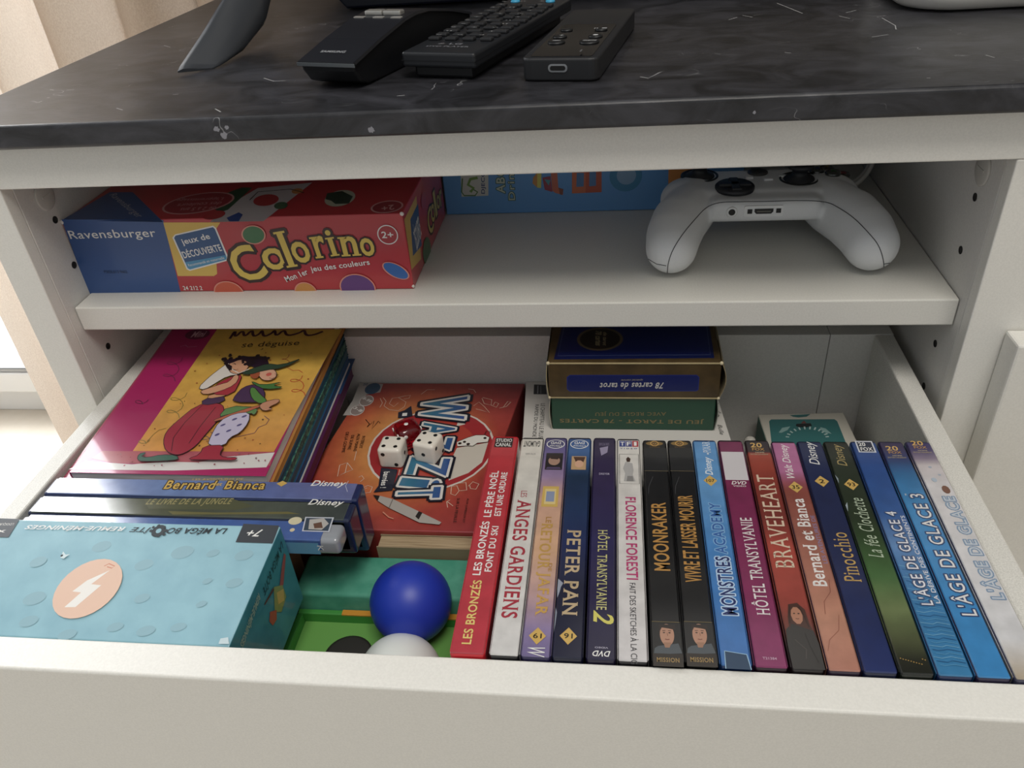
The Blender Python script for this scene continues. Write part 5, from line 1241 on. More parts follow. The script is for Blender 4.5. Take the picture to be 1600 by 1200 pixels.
# arched remote
M = rotM(0.1840, 0.0200, -17)
r1 = thing('remote_control', (0.205, 0.08, 0.130), 'slim arched black remote with silver rocker buttons, leftmost of the three remotes', 'remote')
prof_top = [(0.0, 0.0150), (0.03, 0.0212), (0.06, 0.0262), (0.075, 0.0272), (0.09, 0.0262), (0.12, 0.0205), (0.150, 0.0130)]
prof_bot = [(0.150, 0.0095), (0.12, 0.0040), (0.10, 0.0010), (0.085, 0.0002), (0.03, 0.0002), (0.014, 0.0010), (0.006, 0.0040), (0.001, 0.0105)]
MB().prism([(a, b) for a, b in prof_top] + prof_bot, 'x', 0.0012, 0.0365, M=M, bevel=0.0018, seg=3).build('body', BLK, r1)
top = MB()
for i in range(len(prof_top) - 1):
    (a, h1), (b_, h2) = prof_top[i], prof_top[i + 1]
    top.add([M @ Vector(p) for p in ((0, a, h1 - .0012), (.0378, a, h1 - .0012), (.0378, b_, h2 - .0012), (0, b_, h2 - .0012), (0.0005, a, h1 + .0004), (.0373, a, h1 + .0004), (.0373, b_, h2 + .0004), (0.0005, b_, h2 + .0004))], [[4, 5, 6, 7], [0, 1, 5, 4], [1, 2, 6, 5], [3, 0, 4, 7], [2, 3, 7, 6]])
top.build('top_plate', mat('#1C1D22', 0.3), r1)
MB().box(-0.0003, 0.0381, -0.0006, 0.0004, 0.0128, 0.0150, M=M, bevel=.0002).build('chrome_edge', mat('#7A7E80', 0.25, 0, 1.0), r1)
for x0, x1 in ((0.006, 0.0183), (0.0189, 0.0312)):
    MB().box(x0, x1, 0.066, 0.072, 0.0264, 0.0295, M=M, bevel=.0009).build('rocker_button', mat('#B8B6B0', 0.3, 0, 0.7), r1)
for x0, x1 in ((0.002, 0.009), (0.0155, 0.0225), (0.028, 0.035)):
    MB().box(x0, x1, 0.0595, 0.0625, 0.0260, 0.0272, M=M, bevel=.0004).build('button', mat('#84827E', 0.4), r1)
O = M @ Vector((0, 0, 0.0155)); U = (M.to_3x3() @ Vector((1, 0, 0))); V = (M.to_3x3() @ Vector((0, .03, .0062))).normalized()
prints([('t', 'SAMSUNG', 9.0, 10.5, 0, 16.5, 2.6, '#A8AAAE', 'b')], (O, U, V), r1, h0=0.0004)
# many-buttoned remote
M = rotM(0.2409, 0.0320, -16.5)
r2 = thing('remote_control', (0.27, 0.10, 0.130), 'chunky black remote covered in small buttons, middle of the three remotes', 'remote')
MB().box(0, 0.0462, 0, 0.162, 0.0068, 0.0150, bevel=0.0016, seg=3, M=M).build('body', mat('#1D1F23', 0.42), r2)
MB().box(0.0048, 0.0415, 0.005, 0.152, 0.0002, 0.0072, bevel=0.0016, seg=2, M=M).build('battery_cover', BLK, r2)
MB().box(-0.0001, 0.0463, -0.0002, 0.1621, 0.0104, 0.0107, M=M).build('seam', BLK, r2)
kb = mat('#202124', 0.5)
for j in range(11):
    for i in range(4 if j % 3 != 2 else 3):
        nx_ = 4 if j % 3 != 2 else 3
        w = 0.0072 if nx_ == 4 else 0.0095
        x = 0.0062 + (0.034 / (nx_ - 1)) * i - (w / 2 - 0.0)
        y = 0.028 + j * 0.0100
        x = max(0.003, x)
        MB().box(x, x + w, y, y + 0.0052, 0.0149, 0.0170, bevel=0.0007, M=M).build('button', kb, r2)
for x in (0.010, 0.036):
    MB().sphere(M @ Vector((x, 0.147, 0.0155)), 0.0034, sc=(1, 1, .5), u=16, v=8).build('button', mat('#3E9CC4', 0.4), r2, label='blue round button')
it = [('c', 15, 21.6, 2.1, 2.1, 0, '#5A5C62'), ('t', 'LG', 20.5, 19.8, 0, 8, 3.6, '#8A8C94', 'b'), ('t', 'DVD PLAYER', 9, 13.6, 0, 27, 2.6, '#84868E', 'b'), ('l', [(3, 25.6), (43, 25.6)], .35, '#2E3034')]
prints(it, frm(M, 0, 0, 0.0150), r2)
marks = []
for j in range(11):
    for i in range(3):
        if (i + j * 2) % 4 == 3: continue
        marks.append(('t', random.choice(['II', '+', '>>', 'MENU', 'OK', '<<', '4', '7', '9', '5']), 5 + i * 14 + (j % 2) * 2, 34.6 + j * 10.0, 0, 3.6, 1.2, '#B8BABC', 'b'))
prints(marks, frm(M, 0, 0, 0.01705), r2, text_name='button_legend')
# small rounded remote with a charging port
M = rotM(0.3108, 0.0148, -9.5)
r3 = thing('remote_control', (0.34, 0.07, 0.130), 'matte black remote with a charging port in its near end, rightmost of the three remotes', 'remote')
b = bmesh.new(); bmesh.ops.create_cube(b, size=1)
bmesh.ops.transform(b, matrix=Matrix.Translation((0.0212, 0.0675, 0.0062)) @ Matrix.Diagonal((0.0424, 0.135, 0.0118, 1)), verts=b.verts)
ve = [e for e in b.edges if abs(e.verts[0].co.z - e.verts[1].co.z) > 1e-4]
bmesh.ops.bevel(b, geom=ve, offset=0.0055, segments=5, profile=.5, affect='EDGES')
te = [e for e in b.edges if abs(e.verts[0].co.z - e.verts[1].co.z) < 1e-5 and (e.is_boundary or len(e.link_faces) == 2 and abs(e.link_faces[0].normal.z - e.link_faces[1].normal.z) > .5)]
bmesh.ops.bevel(b, geom=te, offset=0.0012, segments=3, profile=.5, affect='EDGES')
x = MB(); x.bm(b, 0, False, M); x.build('body', mat('#1B1C1F', 0.5), r3)
MB().prism([(0.0052, 0.004), (0.0372, 0.004), (0.0382, 0.006), (0.0382, 0.082), (0.036, 0.086), (0.0064, 0.086), (0.0042, 0.082), (0.0042, 0.006)], 'z', 0.0120, 0.01235, M=M).build('face_plate', mat('#0C0C0E', 0.25), r3)
for (x_, y_, rr) in ((0.0105, 0.050, .0042), (0.0315, 0.050, .0042), (0.0105, 0.068, .0038), (0.0315, 0.068, .0038)):
    MB().lathe([(rr, 0), (rr * .95, .0008), (rr * .5, .0010)], M @ Vector((x_, y_, 0.0123)), 20).build('button', mat('#17181A', 0.4), r3)
for (x_, y_, rr) in ((0.0115, 0.036, .0052), (0.0305, 0.036, .0058)):
    MB().lathe([(rr, 0), (rr * .95, .0008), (rr * .5, .0010)], M @ Vector((x_, y_, 0.0123)), 20).build('button', mat('#17181A', 0.4), r3)
prints([('t', 'menu', 27, 35, 0, 7.5, 2.2, '#C8CACC', 'b'), ('t', '+', 10, 49, 0, 3, 2.4, '#C8CACC', 'b'), ('c', 31.5, 50, 1.6, 1.6, 0, '#D0D2D4'), ('c', 11.5, 36.5, 2.6, 1.0, 0, '#A0A2A6'), ('t', 'II', 27.4, 66.6, 0, 2.2, 2, '#C8CACC', 'b'), ('p', [(32, 66.6), (35, 66.6), (35, 68.6), (32, 68.6)], '#D0D2D4'), ('t', '1', 30.4, 8.5, 0, 1, 5, '#55585C', 'b')], frm(M, 0, 0, 0.01335), r3)
pt = []
def rrect(cx, cy, w, h, r, n=5):
    o = []
    for (sx, sy, a0) in ((1, 1, 0), (-1, 1, 90), (-1, -1, 180), (1, -1, 270)):
        for k in range(n + 1):
            a = math.radians(a0 + 90 * k / n); o.append((cx + sx * (w / 2 - r) + r * math.cos(a), cy + sy * (h / 2 - r) + r * math.sin(a)))
    return o
MB().prism(rrect(0.0203, 0.0072, 0.0106, 0.0042, 0.0019), 'y', -0.0004, 0.001, M=M).build('port_rim', mat('#B4B6B8', 0.25, 0, .9), r3, label='silver port surround')
MB().prism(rrect(0.0203, 0.0072, 0.0084, 0.0024, 0.0011), 'y', -0.0006, 0.001, M=M).build('port', mat('#050505', 0.6), r3)
# white rounded box at the right
wbx = thing('set_top_box', (0.60, 0.19, 0.130), 'white rounded plastic box standing at the right back of the worktop', 'box')
b = MB()
def rslab(sq, inset, z): return [(p[0], p[1], z) for p in rrect(0.600, 0.190, 0.118 - 2 * inset, 0.118 - 2 * inset, 0.032 - inset * .5, 8)]
rings = [rslab(0, i, z) for i, z in ((0.012, 0.1302), (0.0065, 0.1315), (0.003, 0.1345), (0.001, 0.139), (0, 0.147), (0, 0.172), (0.002, 0.177), (0.006, 0.180))]
n = len(rings[0]); vs = [p for r in rings for p in r]; fs = []
for i in range(len(rings) - 1):
    for k in range(n): fs.append([i * n + k, i * n + (k + 1) % n, (i + 1) * n + (k + 1) % n, (i + 1) * n + k])
fs.append(list(range(n))[::-1]); fs.append([(len(rings) - 1) * n + k for k in range(n)])
b.add(vs, fs, 0, True); b.build('casing', mat('#E2DFD8', 0.35), wbx)
MB().prism(rrect(0.600, 0.190, 0.096, 0.096, 0.022, 6), 'z', 0.1798, 0.1806).build('lid', mat('#EAE8E2', 0.3), wbx)

# ================================================================== ON THE SHELF
def shifted(fr, dz): return fr
COLR = mat('#C4232E', 0.35, 0.35, printed=True)
co = thing('board_game_box', (0.115, 0.08, 0.0), 'red and blue board game box with big yellow title lying on the shelf', 'game box')
MB().box(0.0005, 0.2305, 0.0208, 0.142, 0.0002, 0.0530, bevel=0.0008, seg=2).build('lid', COLR, co)
prints(ART['col_front'], FRAMES['col_front'], co, 0.4, 0.25)
prints(ART['col_top'], FRAMES['col_top'], co, 0.4, 0.25)
prints(ART['col_side'], FRAMES['col_side'], co, 0.4, 0.25)
e = MB()
for (x, y, z, s_) in ((0.0008, .0207, .0525, .0016), (0.230, .0207, .0525, .0014), (0.230, .0207, .002, .0012), (0.0008, .0207, .001, .0008)):
    e.sphere((x, y + .0006, z), s_, u=8, v=6, sc=(1, .6, 1))
e.build('worn_corner', mat('#D8D4CE', 0.8), co)
ab = thing('board_game_box', (0.33, 0.26, 0.0), 'blue and orange alphabet game box standing at the back of the shelf', 'game box')
MB().box(0.2312, 0.4550, 0.1431, 0.40, 0.0002, 0.0860, bevel=0.0008).build('lid', mat('#5B8FC4', 0.35, 0.3), ab)
prints(ART['abc_front'], FRAMES['abc_front'], ab, 0.4, 0.25)

# ---- game controller
gc = thing('game_controller', (0.4585, 0.08, 0.0), 'white wireless game controller with black thumbsticks on the shelf', 'game controller')
CW = textured('satin_white_plastic', '#CDCFD0', '#D3D5D6', 3000, 0.42, 0.10)
cx = 0.4585
s_ = MB()
def blob(x, y, z, r, sc=(1, 1, 1)): s_.sphere((x, y, z), r, sc=sc, u=20, v=14)
def chain(pts, k=9):
    for i in range(len(pts) - 1):
        a, b = pts[i], pts[i + 1]
        for j in range(k):
            t = j / k
            blob(*[a[q] + (b[q] - a[q]) * t for q in range(3)], a[3] + (b[3] - a[3]) * t)
    blob(*pts[-1][:3], pts[-1][3])
for sg in (-1, 1):
    chain([(cx + sg * .0610, .0400, .0175, .0165), (cx + sg * .0590, .0520, .0205, .0178), (cx + sg * .0545, .0680, .0225, .0185), (cx + sg * .0470, .0850, .0230, .0180), (cx + sg * .0400, .1020, .0240, .0160)])
    s_.sphere((cx + sg * .0470, .0980, .0260), 0.019, sc=(1, 1.1, .75), u=20, v=14)
for b_ in ((-.036, .036, .0650, .118, .0215, .0370), (-.050, .050, .078, .122, .018, .0385)):
    s_.box(cx + b_[0], cx + b_[1], b_[2], b_[3], b_[4], b_[5], bevel=0.005, seg=3)
shell = s_.build('shell', CW, gc)
md = shell.modifiers.new('fuse', 'REMESH'); md.mode = 'VOXEL'; md.voxel_size = 0.0013; md.use_smooth_shade = True
ms = shell.modifiers.new('soften', 'SMOOTH'); ms.factor = 0.5; ms.iterations = 14
dg = bpy.context.evaluated_depsgraph_get()
ev = shell.evaluated_get(dg); me = ev.to_mesh()
off = WL[shell]
zmin = min(v.co.z for v in me.vertices)
bv = BVHTree.FromPolygons([v.co + off for v in me.vertices], [list(p.vertices) for p in me.polygons])
ev.to_mesh_clear()
def seam(pts, name, r=0.00028, src=Vector((0.4585, -0.25, 0.15)), sub=10, m='#3c3e40'):
    out = []
    for i in range(len(pts) - 1):
        for j in range(sub):
            t = j / sub; q = Vector(pts[i]).lerp(Vector(pts[i + 1]), t)
            h = bv.ray_cast(src, (q - src).normalized())
            if h[0]: out.append(h[0] + h[1] * 0.00002)
    if len(out) > 2:
        return MB().tube(out, r, 6).build(name, mat(m, 0.6), gc)
def smoothline(p, n=6):
    out = []
    for i in range(len(p) - 1):
        a = Vector(p[max(0, i - 1)]); b = Vector(p[i]); c = Vector(p[i + 1]); d = Vector(p[min(len(p) - 1, i + 2)])
        for j in range(n):
            t = j / n; out.append(0.5 * ((2 * b) + (c - a) * t + (2 * a - 5 * b + 4 * c - d) * t * t + (-a + 3 * b - 3 * c + d) * t ** 3))
    out.append(Vector(p[-1])); return out
CAMP = Vector((0.36095, -0.43746, 0.2431))
seam(smoothline([(0.3948,0.0300,-0.0015),(0.3949,0.0300,0.0044),(0.3954,0.0300,0.0122),(0.3979,0.0300,0.0210),(0.4031,0.0300,0.0309),(0.4103,0.0300,0.0410),(0.4164,0.0300,0.0480),(0.4238,0.0300,0.0510),(0.4367,0.0300,0.0513),(0.4516,0.0300,0.0511),(0.4718,0.0300,0.0511),(0.4856,0.0300,0.0497),(0.4935,0.0300,0.0460),(0.5030,0.0300,0.0394),(0.5131,0.0300,0.0297),(0.5204,0.0300,0.0211),(0.5251,0.0300,0.0111),(0.5263,0.0300,0.0036),(0.5235,0.0300,-0.0021)]), 'panel_seam', src=CAMP)
seam([(0.3795,0.0300,0.0195),(0.3821,0.0300,0.0150),(0.3880,0.0300,0.0110),(0.3947,0.0300,0.0096)], 'panel_seam', src=CAMP)
seam([(0.5256,0.0300,0.0086),(0.5306,0.0300,0.0095),(0.5355,0.0300,0.0134)], 'panel_seam', src=CAMP)

def on_top(x, y):
    h = bv.ray_cast(Vector((x, y, 0.12)), Vector((0, 0, -1))); return h[0].z if h[0] else 0.037
DK = mat('#1A1C20', 0.5)
# dpad
z0 = on_top(0.4405, 0.086)
d = MB(); d.lathe([(0.0128, -0.001), (0.0128, 0.0012), (0.0118, 0.0022), (0.004, 0.0014)], (0.4405, 0.086, z0), 32)
d.build('directional_pad_disc', DK, gc)
MB().box(0.4375, 0.4435, 0.0755, 0.0965, z0 + 0.001, z0 + 0.0034, bevel=.0008).box(0.4300, 0.4510, 0.083, 0.089, z0 + 0.001, z0 + 0.0034, bevel=.0008).build('directional_pad', DK, gc)
for sx, sy in ((0.4840, 0.0985), (0.4195, 0.1090)):
    zt = on_top(sx, sy)
    w = MB().lathe([(0.0128, -0.003), (0.0128, 0.0004), (0.0118, 0.0008), (0.011, -0.0006)], (sx, sy, zt), 32).build('stick_well', mat('#1c1e20', 0.4), gc)
    MB().lathe([(0.0112, -0.002), (0.0098, 0.0008), (0.0052, 0.0028), (0.0048, 0.0060), (0.0082, 0.0080), (0.0086, 0.0096), (0.0078, 0.0108), (0.006, 0.0098)], (sx, sy, zt), 32).build('thumbstick', DK, gc)
for (bx, by, colr, lt) in ((0.5060, 0.1010, '#4E8A3A', 'A'), (0.5150, 0.1095, '#A83A3A', 'B'), (0.4975, 0.1100, '#34548E', 'X'), (0.5060, 0.1180, '#B09A34', 'Y')):
    zt = on_top(bx, by)
    bb = MB().lathe([(0.0050, -0.001), (0.0050, 0.0016), (0.0042, 0.0024), (0.001, 0.0026)], (bx, by, zt), 24).build('face_button', mat('#22241F', 0.15, 1.0), gc)
    prints([('t', lt, -2, -2, 0, 4, 4, colr, 'b')], ((bx, by, zt + 0.0026), (1, 0, 0), (0, 1, 0)), bb, text_name='letter')
for (bx, by, w) in ((0.4520, 0.1020, .0026), (0.4640, 0.0980, .0030), (0.4740, 0.1035, .0022)):
    zt = on_top(bx, by); MB().box(bx - w, bx + w, by - .0016, by + .0016, zt - .0005, zt + .0012, bevel=.0005).build('small_button', mat('#DCDEDE', .4), gc)
zt = on_top(0.4590, 0.112)
MB().lathe([(0.0068, -0.0005), (0.0068, 0.0008), (0.0058, 0.0012), (0.002, 0.0012)], (0.4590, 0.112, zt), 28).build('home_button', mat('#3A3A3A', .3), gc)
# connectors on the near edge
def front_at(x, z):
    h = bv.ray_cast(Vector((x, -0.1, z)), Vector((0, 1, 0))); return h[0].y if h[0] else 0.062
for (px_, pz_) in ((0.4370, 0.0300),):
    y0 = front_at(px_, pz_)
    Mx = Matrix.Rotation(math.pi / 2, 4, 'X')
    MB().lathe([(0.0036, -0.001), (0.0036, 0.0003), (0.0030, 0.0005), (0.0022, 0.0003)], (px_, y0, pz_), 24, 0, Mx).build('headphone_socket', mat('#D4D6D6', .4), gc)
    MB().lathe([(0.0021, -0.001), (0.0021, 0.0006), (0.0012, 0.0007)], (px_, y0, pz_), 20, 0, Mx).build('socket_hole', mat('#0a0a0a', .5), gc)
y0 = front_at(0.4570, 0.0303)
MB().prism(rrect(0.4570, 0.0303, 0.0245, 0.0072, 0.0010), 'y', y0 - 0.0003, y0 + .001).build('port_plate', mat('#D8DADA', .45), gc)
MB().box(0.4468, 0.4498, y0 - .0006, y0 + .001, 0.0288, 0.0318).box(0.4648, 0.4678, y0 - .0006, y0 + .001, 0.0290, 0.0320).prism([(0.4512, 0.0320), (0.4630, 0.0320), (0.4630, 0.0300), (0.4618, 0.0286), (0.4524, 0.0286), (0.4512, 0.0300)], 'y', y0 - .0006, y0 + .001).build('port_opening', mat('#0c0c0c', .5), gc)
MB().box(0.4528, 0.4614, y0 - .0008, y0, 0.0299, 0.0306).build('port_contacts', mat('#6A6A62', .3, 0, .8), gc)

cabl = MB()
cp = smoothline([(0.476, 0.140, 0.010), (0.500, 0.152, 0.0035), (0.524, 0.162, 0.0032), (0.541, 0.168, 0.0060), (0.5515, 0.174, 0.0150), (0.5572, 0.184, 0.0300), (0.5560, 0.200, 0.0480), (0.545, 0.25, 0.060), (0.53, 0.34, 0.03), (0.52, 0.43, 0.004)], 8)
cabl.tube(cp, 0.0018, 10)
cabl.tube([p + Vector((0.0005, 0.0055, 0.0002)) for p in cp], 0.0016, 10)
tag(cabl.build('cable', mat('#D0CEC8', 0.4), loc=(0.50, 0.15, 0.003)), 'white cable looped behind the game controller on the shelf', 'cable')

# ================================================================== IN THE DRAWER
FLOOR = -0.1971
def dvd_upright(key, name, label, cat='DVD', h=0.1350):
    x0, w, back, grad, items, case = SPINES[key]
    top = -0.0620; L = 0.190
    if back - L < -0.2136: L = back + 0.2136
    t = thing(name, (x0 + w / 2, back - L / 2, FLOOR), label, cat, 'discs standing in a row in the drawer')
    cm = mat(case, 0.25, 0.4)
    MB().box(x0 + .0001, x0 + w - .0001, back - L, back, FLOOR, top - 0.0002, bevel=0.0017, seg=3).build('case', cm, t)
    m = ramp_mat('printed_sleeve', grad)
    c = MB().box(x0 + .0006, x0 + w - .0006, back - L + .0004, back - 0.0022, top - 0.0012, top, bevel=0.0004, seg=1)
    c.box(x0, x0 + .0004, back - L + .002, back - .0022, FLOOR + .003, top - .0015)
    c.box(x0 + w - .0004, x0 + w, back - L + .002, back - .0022, FLOOR + .003, top - .0015)
    c.uv = lambda p: ((p.x - x0) / w, (back - p.y) / 0.190)
    c.build('sleeve', m, t)
    prints(items, ((x0, -0.0553, top), (1, 0, 0), (0, 1, 0)), t, 0.3, 0.6, h0=0.00002, step=0.000008)
    return t
for key, nm, lb in (
    ('les_bronzes', 'dvd_case', 'wide red film box set with white and yellow titles, leftmost of the upright row'),
    ('anges', 'dvd_case', 'white case with red title beside the red box set'),
    ('jafar', 'dvd_case', 'lilac and peach case with gold title, third from the left'),
    ('peter_pan', 'dvd_case', 'dark blue scuffed case titled in beige capitals with number diamond'),
    ('hotel_two', 'dvd_case', 'dark purple case with yellow-green title ending in a big 2'),
    ('florence', 'dvd_case', 'white case with magenta title and small framed picture'),
    ('moonraker', 'dvd_case', 'black case with short gold title and portrait, left of its black twin'),
    ('vivre', 'dvd_case', 'black case with long gold title and portrait, right of its black twin'),
    ('monstres', 'dvd_case', 'bright sky-blue case with dark blue outlined title and number 107'),
    ('hotel_one', 'dvd_case', 'magenta case with white panel near its top end'),
    ('braveheart', 'dvd_case', 'rust-red case with cream serif title and long-haired figure'),
    ('bernard_small', 'dvd_case', 'pink to brown case with white title and number 35'),
    ('pinocchio', 'dvd_case', 'navy case with gold title and number 2'),
    ('clochette', 'dvd_case', 'dark green case with pale slanted title and number 93'),
    ('age_four', 'dvd_case', 'blue case with rippling water, its white title ending in 4'),
    ('age_three', 'dvd_case', 'bright blue case whose large white title ends in 3'),
    ('age_one', 'dvd_case', 'white case with pale blue outlined title, against the right drawer side')):
    dvd_upright(key, nm, lb)

def dvd_across(key, y0, y1, x0, x1, top, grad, case, label, endgrey=False, FLOOR=-0.1035):
    t = thing('dvd_case', ((x0 + x1) / 2, (y0 + y1) / 2, FLOOR), label, 'DVD', 'cases standing across the drawer at left')
    if endgrey:
        MB().box(x0, x1, y0, y1, FLOOR, top - .0003, bevel=.0028, seg=5, smooth=True).build('case', mat('#8C9096', 0.15, 0.8), t)
        c = MB().box(x0 + .004, x1 - .010, y0 - .0002, y1 + .0002, FLOOR + .004, top, bevel=.0006, seg=2)
    else:
        MB().box(x0, x1, y0, y1, FLOOR, top - .0003, bevel=.0017, seg=3).build('case', mat(case, 0.25, 0.4), t)
        c = MB().box(x0 + .0025, x1 - .0035, y0 + .0006, y1 - .0006, top - .0012, top, bevel=.0004, seg=1)
        c.box(x0 + .0025, x1 - .0035, y0, y0 + .0004, FLOOR + .004, top - .0015); c.box(x0 + .0025, x1 - .0035, y1 - .0004, y1, FLOOR + .004, top - .0015)
    c.uv = lambda p: ((p.x - x0) / (x1 - x0), (p.y - y0) / (y1 - y0))
    c.build('sleeve', ramp_mat('printed_sleeve', grad, 0.18, 1.0, 'u'), t)
    prints(ART[key], FRAMES[key], t, 0.25, 0.8, h0=0.00002, step=0.00001)
    return t
dvd_across('bb', -0.1150, -0.1000, 0.0225, 0.2170, -0.062, [(0, '#6F80B8'), (.4, '#6C86B8'), (.7, '#5A6CA8'), (1, '#6870A4')], '#1C2850', 'lavender-blue case lying across the drawer with yellow title, rearmost of the three')
dvd_across('jungle', -0.1312, -0.1165, 0.0225, 0.2170, -0.062, [(0, '#4A524A'), (.4, '#4C5038'), (.75, '#50584E'), (1, '#3A4444')], '#1A2440', 'olive-grey case with dim gold title standing across the drawer, middle of three', False, -0.0885)
t = dvd_across('bluray', -0.1465, -0.1325, 0.0225, 0.2150, -0.062, [(0, '#5A78B4'), (.6, '#3E62A8'), (1, '#3F5FA0')], '#8C9096', 'sky-blue case with clear grey rounded end behind the teal game box', True, -0.0735)
prints([('p', [(6, -2), (184, -2), (184, -10.5), (6, -10.5)], '#5FA0C4')] + ART['bluray_front'], ((0.0195, -0.1466, -0.062), (1, 0, 0), (0, 0, 1)), t, 0.25, 0.8, h0=0.0001, art_name='front_sleeve', text_name='front_lettering')

# ---- teal quiz game box
def shear_m(yb, zb, k, kx=0.0):
    """Tilted in z along y: z' = z + k (y - yb)."""
    M = Matrix.Identity(4); M[2][1] = k; M[2][3] = -k * yb; M[0][1] = kx; M[0][3] = -kx * yb; return M
kM = 0.0155 / 0.065
mg = thing('board_game_box', (0.10, -0.18, -0.115), 'light teal quiz game box with lightning bolt disc, tipped towards the drawer front', 'game box')
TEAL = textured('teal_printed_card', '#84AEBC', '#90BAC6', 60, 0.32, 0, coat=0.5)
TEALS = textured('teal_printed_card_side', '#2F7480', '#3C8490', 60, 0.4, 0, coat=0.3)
Mm = shear_m(-0.1485, 0, kM, 0.1)
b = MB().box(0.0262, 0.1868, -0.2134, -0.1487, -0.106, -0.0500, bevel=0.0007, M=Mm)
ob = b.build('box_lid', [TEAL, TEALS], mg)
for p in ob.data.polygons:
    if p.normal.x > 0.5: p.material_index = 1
prints([e for e in ART['mega_top']], FRAMES['mega_top'], mg, 0.32, 0.5, h0=.00006)
prints(ART['mega_side'], FRAMES['mega_side'], mg, 0.4, 0.3, h0=.00006)
st = thing('storage_box', (0.10, -0.18, FLOOR), 'plain brown cardboard box supporting the teal quiz game', 'box')
MB().box(0.0215, 0.1660, -0.2100, -0.1500, FLOOR, -0.1222, bevel=.001).build('carton', mat('#9A7A58', .8), st)
st = thing('storage_box', (0.10, -0.14, FLOOR), 'narrow blue box under the sky-blue case with grey end', 'box')
MB().box(0.0225, 0.1650, -0.1465, -0.1325, FLOOR, -0.0736, bevel=.001).build('carton', mat('#4C8EB0', .5), st)
st = thing('storage_box', (0.10, -0.115, FLOOR), 'plain box under the two cases standing across the drawer', 'box')
MB().box(0.0225, 0.1650, -0.1312, -0.1165, FLOOR, -0.0886, bevel=.001).box(0.0225, 0.1650, -0.1160, -0.1000, FLOOR, -0.1036, bevel=.001).build('carton', mat('#9A7A58', .8), st)

# ---- stack of picture books (tilted: the far end rests on the drawer back)
kS = 0.0775
Ms = shear_m(-0.096, 0, kS)
PAGE = textured('page_block', '#B9B6B2', '#D6D3CE', 2500, 0.8, 0, (0.02, 0.02, 1), detail=2)
SPECIAL['@mini_yellow'] = ramp_mat('yellow_orange_print', [(0, '#D88A2A'), (.35, '#DDA02C'), (.75, '#E0B62E'), (1, '#DDB42E')], .35, .4)
def book(x0, x1, y0, y1, zt, th, cover, label, edge=None, ct=0.0006, page=PAGE, spine_round=True):
    t = thing('picture_book', ((x0 + x1) / 2, (y0 + y1) / 2, zt - th), label, 'book', 'picture books stacked at the left')
    cm = cover if not isinstance(cover, str) else mat(cover, .35, .4)
    MB().box(x0, x1, y0, y1, zt - ct, zt, bevel=.0002, seg=1, M=Ms).build('front_cover', cm, t)
    MB().box(x0, x1, y0, y1, zt - th, zt - th + ct, bevel=.0002, seg=1, M=Ms).build('back_cover', cm, t)
    MB().box(x0, x0 + ct, y0, y1, zt - th + ct, zt - ct, M=Ms).build('spine', cm, t)
    MB().box(x0 + ct, x1 - .0003, y0 + .0008, y1 - .0008, zt - th + ct, zt - ct, M=Ms).build('pages', edge if edge else page, t)
    return t
Y0, Y1 = -0.0958, 0.092
bk = book(0.0285, 0.1555, Y0, Y1, -0.0622, 0.0070, '#9C2058', 'picture book with two costumed children on yellow cover, top of the stack', ct=.0003)
prints(ART['mini'], FRAMES['mini'], bk, .35, .4, h0=.00005, uvfun=lambda p: (0, min(1, max(0, (p.y + .096) / .17))))
b2 = book(0.0200, 0.1575, Y0 + .001, Y1, -0.0694, 0.0042, '#A8753A', 'thin book with orange page edge directly under the topmost book', edge=mat('#B8803E', .7), ct=.0002)
prints([('p', [(0, 1), (9.5, 1), (9.5, 185), (0, 185)], '#B5385E')], ((0.0200, -0.0950, -0.0694 + .001 * kS), (1, 0, 0), Vector((0, 1, kS)).normalized()), b2, .35, .4)
TEALB = textured('teal_scribble_print', '#1F4448', '#4A7A66', 420, .5, 0, lo=.45, hi=.6)
book(0.0240, 0.1582, Y0 + .001, 0.0656, -0.0738, 0.0038, '#1C3E52', 'thin dark navy book third from the top of the stack', edge=mat('#1E4A5C', .6))
book(0.0260, 0.1590, Y0 + .001, 0.0640, -0.0778, 0.0058, TEALB, 'teal book with speckled edge in the middle of the stack', edge=TEALB)
book(0.0250, 0.1596, Y0 + .001, 0.0620, -0.0838, 0.0056, '#234F60', 'petrol-blue book below the speckled teal one', edge=textured('blue_edge', '#1B3F55', '#2E606E', 500, .5, 0, (1, .1, 4)))
book(0.0250, 0.1600, Y0 + .001, 0.0600, -0.0896, 0.0052, '#1E4F80', 'mid-blue book above the thin white-edged one', edge=mat('#24486C', .6))
book(0.0250, 0.1604, Y0 + .001, 0.0590, -0.0950, 0.0014, '#C4C0BC', 'very thin white-edged booklet in lower part of the stack')
pb = book(0.0250, 0.1625, Y0 + .001, 0.0560, -0.0966, 0.0078, '#4A1A44', 'wide dark purple book at the bottom of the stack', edge=mat('#4A1A44', .5))
# blue corner of the purple book
prints([('p', [(129.5, 120), (137.4, 120), (137.4, 185), (133, 185)], '#1E4A80'), ('t', 'RL', 132, 110, 65, 5, 3, '#C4C0CC', 'i')], ((0.0250, -0.096, -0.0966), (1, 0, 0), Vector((0, 1, kS)).normalized()), pb, .35, .4, uvfun=lambda p: (0, 0))
sb2 = thing('storage_box', (0.09, -0.02, FLOOR), 'plain white cardboard box supporting the picture books', 'box')
MB().box(0.0260, 0.1500, -0.0930, 0.0640, FLOOR, -0.1064, bevel=.001, M=None).build('carton', mat('#C8C4BC', .8), sb2)
for v in sb2.children[0].data.vertices:
    if v.co.z > 0.02: v.co.z += (v.co.y + WL[sb2].y + 0.096) * kS

